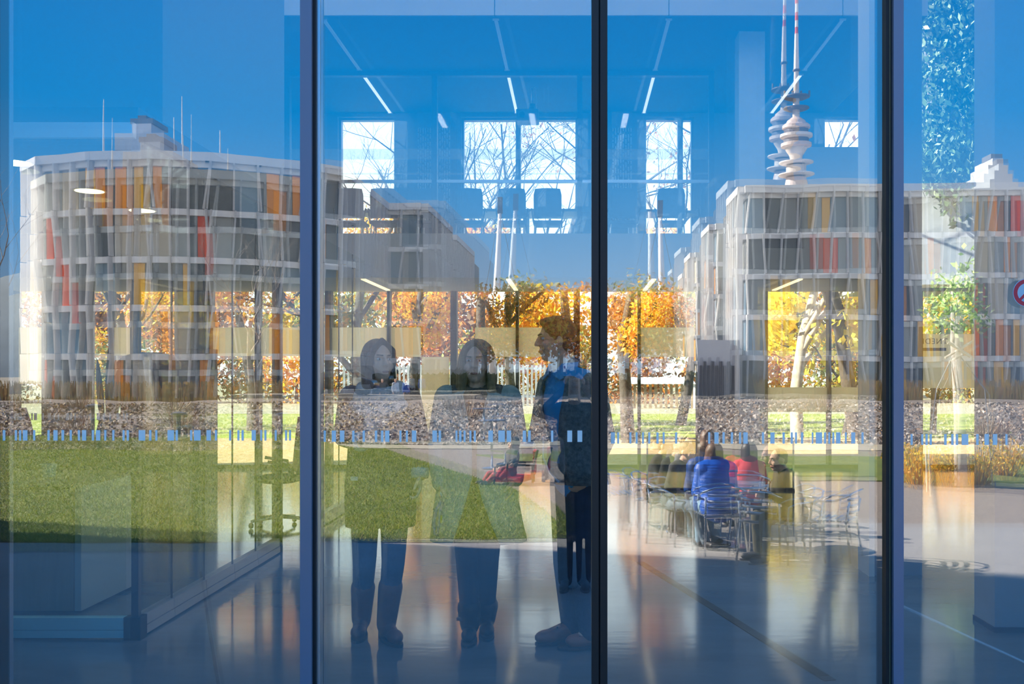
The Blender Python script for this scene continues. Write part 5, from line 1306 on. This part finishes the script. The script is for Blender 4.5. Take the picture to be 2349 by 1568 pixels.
bg_ = MB(); rings = [(1243, 1268, 985, .02), (1246, 1292, 1010, .05), (1246, 1296, 1045, .07), (1252, 1296, 1080, .07), (1268, 1290, 1100, .04), (1276, 1284, 1106, .01)]
for a, b, py, dp in rings:
    for k in range(14):
        an = 2 * math.pi * k / 14; c = P((a + b) / 2, py, D3 - .20); w_ = X(b, D3) - X(a, D3)
        bg_.v.append((c.x + math.cos(an) * w_ / 2 * (1 + .08 * math.sin(3 * an)), c.y + math.sin(an) * dp, c.z))
for j in range(5):
    for k in range(14): bg_.f.append((j * 14 + k, (j + 1) * 14 + k, (j + 1) * 14 + (k + 1) % 14, j * 14 + (k + 1) % 14)); bg_.mi.append(0)
bg_.build('film', frosted('clear_plastic', (.75, .80, .85), .78), bag, smooth=True)
MB().tube([P(1246, 1000, D3 - .24), P(1246, 1050, D3 - .25), P(1262, 1085, D3 - .25), P(1282, 1105, D3 - .24)], .006, 6).build('edge', mat('bag_edge', (.30, .42, .55), .4), bag)

# ------------------------------------------------------------------ seated people outside and at the counter
def seated(x, d, z0, yaw, lean=0.0, arms='table', sh=.46, k=1.0, feet=0):
    M = frame3(yaw); Ml = M @ Matrix.Rotation(lean, 3, 'X')
    g = lambda a, f, z: Vector((x, d, z0)) + M @ Vector((a * k, -f * k, z * k))
    pv = g(0, 0, sh + .10); u = lambda a, f, z: pv + Ml @ Vector((a * k, -f * k, z * k))
    J = dict(Mt=M, Mb=Ml, pelvis=pv, neck=u(0, 0, .49), head=u(0, .03, .66), sa=u(-.165, 0, .45), sb=u(.165, 0, .45))
    for q, s in (('a', -1), ('b', 1)):
        J['hip' + q] = g(s * .09, .02, sh + .07); J['k' + q] = g(s * (.12 + feet * .05), .43, sh + .06); J['an' + q] = g(s * .11, .42 + feet * .15, .085); J['toe' + q] = g(s * .13, .57 + feet * .15, .035)
        if arms == 'table': J['e' + q] = u(s * .21, .12, .20); J['w' + q] = g(s * .14, .36, sh + .31); J['h' + q] = g(s * .08, .46, sh + .32)
        elif arms == 'cup': J['e' + q] = u(s * .21, .14, .20); J['w' + q] = u(s * .07, .27, .38); J['h' + q] = u(s * .02, .33, .44)
        else: J['e' + q] = u(s * .22, .02, .20); J['w' + q] = g(s * .15, .24, sh + .19); J['h' + q] = g(s * .10, .34, sh + .17)
    return J
def sitter(label, x, d, yaw, lean, arms, jacket, jm_col, trs, hair, hairm, male, skin_m=skin, z0=ZG, mir=True, head_yaw=None, puffy=0, scarf=None, feet=0, face=True, extra=None, k=.94, sh=.46):
    J = seated(x, d, z0, yaw, lean, arms, sh, feet=feet, k=k)
    o = empty('person', V(x, d, z0) if mir else Vector((x, d, z0)), label, 'person')
    person(o, J, hairm, hair, skin_m, yaw if head_yaw is None else head_yaw, lean * .4, 0, mir, .011, male, 1.03, (.6, .6), face)
    b = MB(); torso_shape(b, J, .022 + puffy, 1.08)
    for q in 'ab': limb(b, (J['s' + q], J['e' + q], J['e' + q].lerp(J['w' + q], .95)), AR, .018 + puffy * .7)
    b.build(jacket, jm_col, o, mir, True, voxel=.013, iters=4)
    trousers(o, J, trs, 'trousers', .014, mir, .014)
    for q in 'ab': shoe(o, J, q, mat('shoe_dark', (.05, .045, .05), .5), 'shoe', mir, vox=.012)
    if scarf:
        MB().tube([J['neck'] + J['Mb'] @ Vector((.085 * math.sin(a), -.075 * math.cos(a), .01)) for a in np.linspace(0, 2 * math.pi, 17)], .032, 8).build('scarf', scarf, o, mir, True)
    if extra: extra(o, J)
    return o, J
blkj = mat('jacket_black', (.022, .024, .026), .8, var=.2, scale=12); greyj = mat('jacket_charcoal', (.05, .05, .055), .85)
bluej = mat('puffer_blue', (.005, .09, .50), .45, var=.25, scale=9, stretch=(.3, .3, 4), bump=.8, bscale=9)
redj = mat('jacket_red', (.70, .03, .05), .7); jeans = mat('denim_mid', (.12, .17, .24), .85, var=.15, scale=20); darkt = mat('trousers_dark', (.03, .03, .035), .85)
hb1 = mat('hair_brown_warm', (.17, .09, .05), .5, var=.4, scale=40); hb2 = mat('hair_dark', (.045, .03, .028), .5); hb3 = mat('hair_blonde', (.50, .34, .18), .5, var=.3, scale=40); hb4 = mat('hair_grey_brown', (.15, .12, .10), .6)
def vgd(py): return (H - ZG) * F / (py - VY)
def seatpx(px, d): return X(px, d)
sitter('man in a black jacket seated at the far left of the cafe group', X(1502, 12.9), 12.9, R(65), R(12), 'table', 'jacket', blkj, darkt, hair_cropped, hb4, True, face=True)
sitter('smiling balding man in charcoal pullover and jeans', X(1548, 12.2), 12.2, R(48), R(16), 'lap', 'pullover', greyj, jeans, hair_cropped, hb4, True, feet=1)
sitter('blonde woman lifting a cup to her face', X(1590, 13.4), 13.4, R(-25), R(8), 'cup', 'jacket', mat('jacket_grey_stripe', (.16, .17, .19), .85), darkt, hair_long(.24), hb3, False, skin_w)
sitter('smiling woman with tied hair behind the blue puffer jacket', X(1620, 14.0), 14.0, R(20), R(4), 'table', 'coat', mat('coat_brown', (.12, .07, .05), .85), darkt, hair_long(.12), hb1, False, skin_w)
sitter('person seen from behind in a bright blue puffer jacket and yellow scarf', X(1650, 11.55), 11.55, R(190), R(14), 'table', 'puffer_jacket', bluej, mat('denim_pale', (.20, .32, .45), .85), hair_long(.14, .004, 1.1), hb1, False, puffy=.035, scarf=mat('scarf_yellow', (.80, .58, .10), .8))
sitter('dark-haired woman in a red jacket seen from behind', X(1720, 13.0), 13.0, R(170), R(4), 'table', 'jacket', redj, darkt, hair_long(.52, 0, 1.15), hb2, False, k=.86)
def piping(o, J):
    for s_ in (0, 1):
        MB().tube([J['neck'] + J['Mb'] @ Vector((.09 * math.cos(a), .085 * math.sin(a) + .01, .015 - .05 * s_)) for a in np.linspace(-.6, math.pi + .3, 12)], .009, 6).build('green_piping', mat('piping_green', (.15, .75, .15), .5), o, True)
sitter('man in a black jacket with green piping leaning in from the right', X(1824, 11.1), 11.1, R(-78), R(16), 'table', 'jacket', blkj, mat('trousers_olive', (.10, .09, .06), .85), hair_cropped, hb4, True, extra=piping)
sitter('person with red trousers lounging in a low seat beyond the lawn', X(1168, 18.8), 18.8, R(-65), R(-12), 'lap', 'jacket', greyj, mat('trousers_dark_red', (.40, .02, .035), .8), hair_long(.2), hb2, False, skin_w, feet=1, k=.80, sh=.17)
lx_, ld_ = X(1172, 18.8), 18.8
lc = empty('lounge_chair', V(lx_, ld_, ZG), 'low dark garden lounge chair with red cushion beyond the lawn', 'chair')
MB().obox((lx_, ld_, ZG + .10), .62, .55, .10, R(-20)).build('cushion', redj, lc, mir=True)
MB().tube([(lx_ + .38, ld_ - .25, ZG + .1), (lx_ + .5, ld_ - .27, ZG + .6)], .02, 6).build('back_post', blkj, lc, mir=True)
MB().tube([(lx_ + .38, ld_ + .25, ZG + .1), (lx_ + .5, ld_ + .25, ZG + .6)], .02, 6).build('back_post', blkj, lc, mir=True)
MB().obox((lx_ + .45, ld_, ZG + .40), .05, .5, .42, R(0)).build('backrest', redj, lc, mir=True)
for s_ in (-.29, .29):
    MB().tube([(lx_ - .3, ld_ + s_, ZG), (lx_ - .28, ld_ + s_, ZG + .34), (lx_ - .1, ld_ + s_, ZG + .38), (lx_ + .44, ld_ + s_, ZG + .36)], .02, 8).build('arm_frame', blkj, lc, mir=True)
    MB().tube([(lx_ + .42, ld_ + s_, ZG), (lx_ + .42, ld_ + s_, ZG + .36)], .02, 8).build('rear_leg', blkj, lc, mir=True)
# dark figure on the chair in the left room
dk = seated(X(112, 7.9), 7.9, 0, R(60), R(6), 'table')
sitter('person in dark clothes seated behind the reception counter', X(112, 7.9), 7.9, R(60), R(6), 'table', 'jumper', mat('jumper_dark', (.03, .03, .04), .85), darkt, hair_short, hb2, True, z0=0, mir=False)
# the photographer, standing behind the camera and mirrored as a dark figure
J = standing(0, -.42, 1.80, R(180))
for kk in J:
    if isinstance(J[kk], Vector): J[kk] = J[kk] + Vector((0, 0, ZG + .22))
for q, s in (('a', 1), ('b', -1)):
    J['an' + q].z = ZG + .085; J['toe' + q].z = ZG + .035; J['k' + q].z -= .10
    J['e' + q] = Vector((s * .33, -.22, 1.16)); J['w' + q] = Vector((s * .10, -.17, 1.40)); J['h' + q] = Vector((s * .055, -.12, 1.50))
J['head'] = Vector((0, -.31, 1.535))
ph = empty('person', (0, -.42, ZG), 'photographer in dark clothes holding a camera to the face', 'person')
person(ph, J, hb2, hair_cropped, skin, R(180), 0, 0, False, .010, True, 1.0, (.8, .8), False)
b = MB(); torso_shape(b, J, .06, 1.35)
for q in 'ab': limb(b, (J['s' + q], J['e' + q], J['e' + q].lerp(J['w' + q], .92)), AR, .032)
b.build('coat', blkj, ph, False, True, voxel=.013, iters=4); trousers(ph, J, darkt, 'trousers', .030, False, .013)
for q in 'ab': shoe(ph, J, q, mat('shoe_dark', (.05, .045, .05), .5), 'shoe', vox=.012)
cm_ = empty('hand_camera', (0, -.16, 1.46), 'black camera held by the photographer', 'camera')
MB().box(-.07, .07, -.20, -.13, 1.47, 1.57).build('camera_body', black, cm_, bevel=.008)
MB().tube([(0, -.13, H), (0, -.03, H)], [.036, .038], 20).build('lens_barrel', black, cm_)
# tiny standing figures far off, left of the second woman
for k, (px, d, c, nm) in enumerate([(876, 62, greyj, 'in grey walking past the parked car'), (906, 64, mat('coat_white', (.6, .6, .62), .8), 'in a pale coat below the rear wing'), (930, 63, bluej, 'in blue at the end of the gravel bank')]):
    J = standing(X(px, d), d, 1.72, R(40)); 
    for kk in J:
        if isinstance(J[kk], Vector): J[kk] = J[kk] + Vector((0, 0, ZG))
    o = empty('person', V(X(px, d), d, ZG), 'tiny distant pedestrian ' + nm, 'person', 'distant pedestrians')
    person(o, J, hb2, hair_cropped, skin, R(40), 0, 0, True, .03, True, 1.0, (.3, .3), False)
    b = MB(); torso_shape(b, J, .03)
    for q in 'ab': limb(b, (J['s' + q], J['e' + q], J['w' + q]), AR, .02)
    b.build('coat', c, o, True, True, voxel=.03); trousers(o, J, darkt, 'trousers', .02, True, .03)
# ------------------------------------------------------------------ cafe furniture
def cafe_chair():
    o = empty('cafe_chair', (0, 0, 0), 'x', 'chair', 'aluminium cafe chairs')
    for s_ in (-1, 1):
        MB().tube([(s_ * .26, -.20, 0), (s_ * .25, -.20, .44), (s_ * .26, -.19, .62), (s_ * .27, -.10, .66), (s_ * .27, .10, .67)], .0125, 8).build('front_leg', chrome, o, smooth=True)
        MB().tube([(s_ * .25, .24, 0), (s_ * .22, .18, .44), (s_ * .23, .22, .66)], .0125, 8).build('rear_leg', chrome, o, smooth=True)
    MB().tube([(-.27, .08, .67), (-.25, .20, .72), (-.14, .27, .77), (0, .29, .78), (.14, .27, .77), (.25, .20, .72), (.27, .08, .67)], .014, 8).build('back_rail', chrome, o, smooth=True)
    for z in (.54, .61, .68): MB().tube([(-.20, .20, z), (-.10, .235, z), (0, .245, z), (.10, .235, z), (.20, .20, z)], .017, 6).build('back_slat', alu, o, smooth=True)
    for y in np.linspace(-.18, .18, 6): MB().box(-.22, .22, y - .024, y + .024, .435, .45).build('seat_slat', alu, o)
    for y in (-.20, .19): MB().tube([(-.24, y, .428), (.24, y, .428)], .010, 6).build('seat_bar', chrome, o)
    return o
ch0 = cafe_chair()
chl = [(1652, 11.55, 190, 'under the person in the blue puffer jacket'), (1824, 11.1, -78, 'under the man with green piping'), (1720, 13.0, 170, 'under the woman in the red jacket'), (1548, 12.2, 48, 'under the balding man'), (1502, 12.9, 65, 'under the man at the far left'), (1590, 13.4, -25, 'under the blonde woman'), (1620, 14.0, 20, 'under the smiling woman'),
       (1915, 11.2, -120, 'empty, right of the man with green piping'), (1756, 11.15, 150, 'empty, nearest the glass front'), (1420, 13.6, 100, 'empty, left of the group beside the middle mullion')]
for k, (px, d, yw, nm) in enumerate(chl):
    o = ch0 if k == 0 else copy_tree(ch0)
    o.location = V(X(px, d), d, ZG); o.rotation_euler = (0, 0, R(-yw) + math.pi); o['label'] = 'aluminium slatted cafe chair ' + nm
def cafe_table(px, d, r, h, label, topm):
    x = X(px, d); o = empty('cafe_table', V(x, d, ZG), label, 'table', 'round cafe tables')
    MB().lathe((x, d, ZG + h - .03), [(r * .97, 0), (r, .012), (r, .024), (r * .98, .03)], 32).build('table_top', topm, o, mir=True)
    MB().tube([(x, d, ZG + .03), (x, d, ZG + h - .03)], .028, 10).build('column', chrome, o, mir=True, smooth=True)
    MB().lathe((x, d, ZG), [(.22, 0), (.22, .012), (.05, .035)], 20).build('foot', alu, o, mir=True)
cafe_table(1692, 12.0, .36, .74, 'round steel cafe table between the seated people', alu)
cafe_table(1568, 13.0, .34, .74, 'round steel cafe table before the blonde woman', alu)
dkt = mat('bar_table_top', (.08, .10, .17), .4)
cafe_table(1128, 21.9, .30, 1.05, 'tall bar table with a dark round top in the middle', dkt)
cafe_table(1110, 30.5, .34, 1.0, 'more distant bar table behind the first one', dkt)
# ------------------------------------------------------------------ settle remeshed and bevelled pieces into plain meshes
bpy.context.view_layer.update()
dg = bpy.context.evaluated_depsgraph_get()
done = {}
for o in REM:
    me = bpy.data.meshes.new_from_object(o.evaluated_get(dg)); me.name = o.name
    done[o] = me
for o, me in done.items():
    o.modifiers.clear(); old = o.data; o.data = me
    for c in bpy.data.objects:
        if c.type == 'MESH' and c.data == old: c.modifiers.clear(); c.data = me
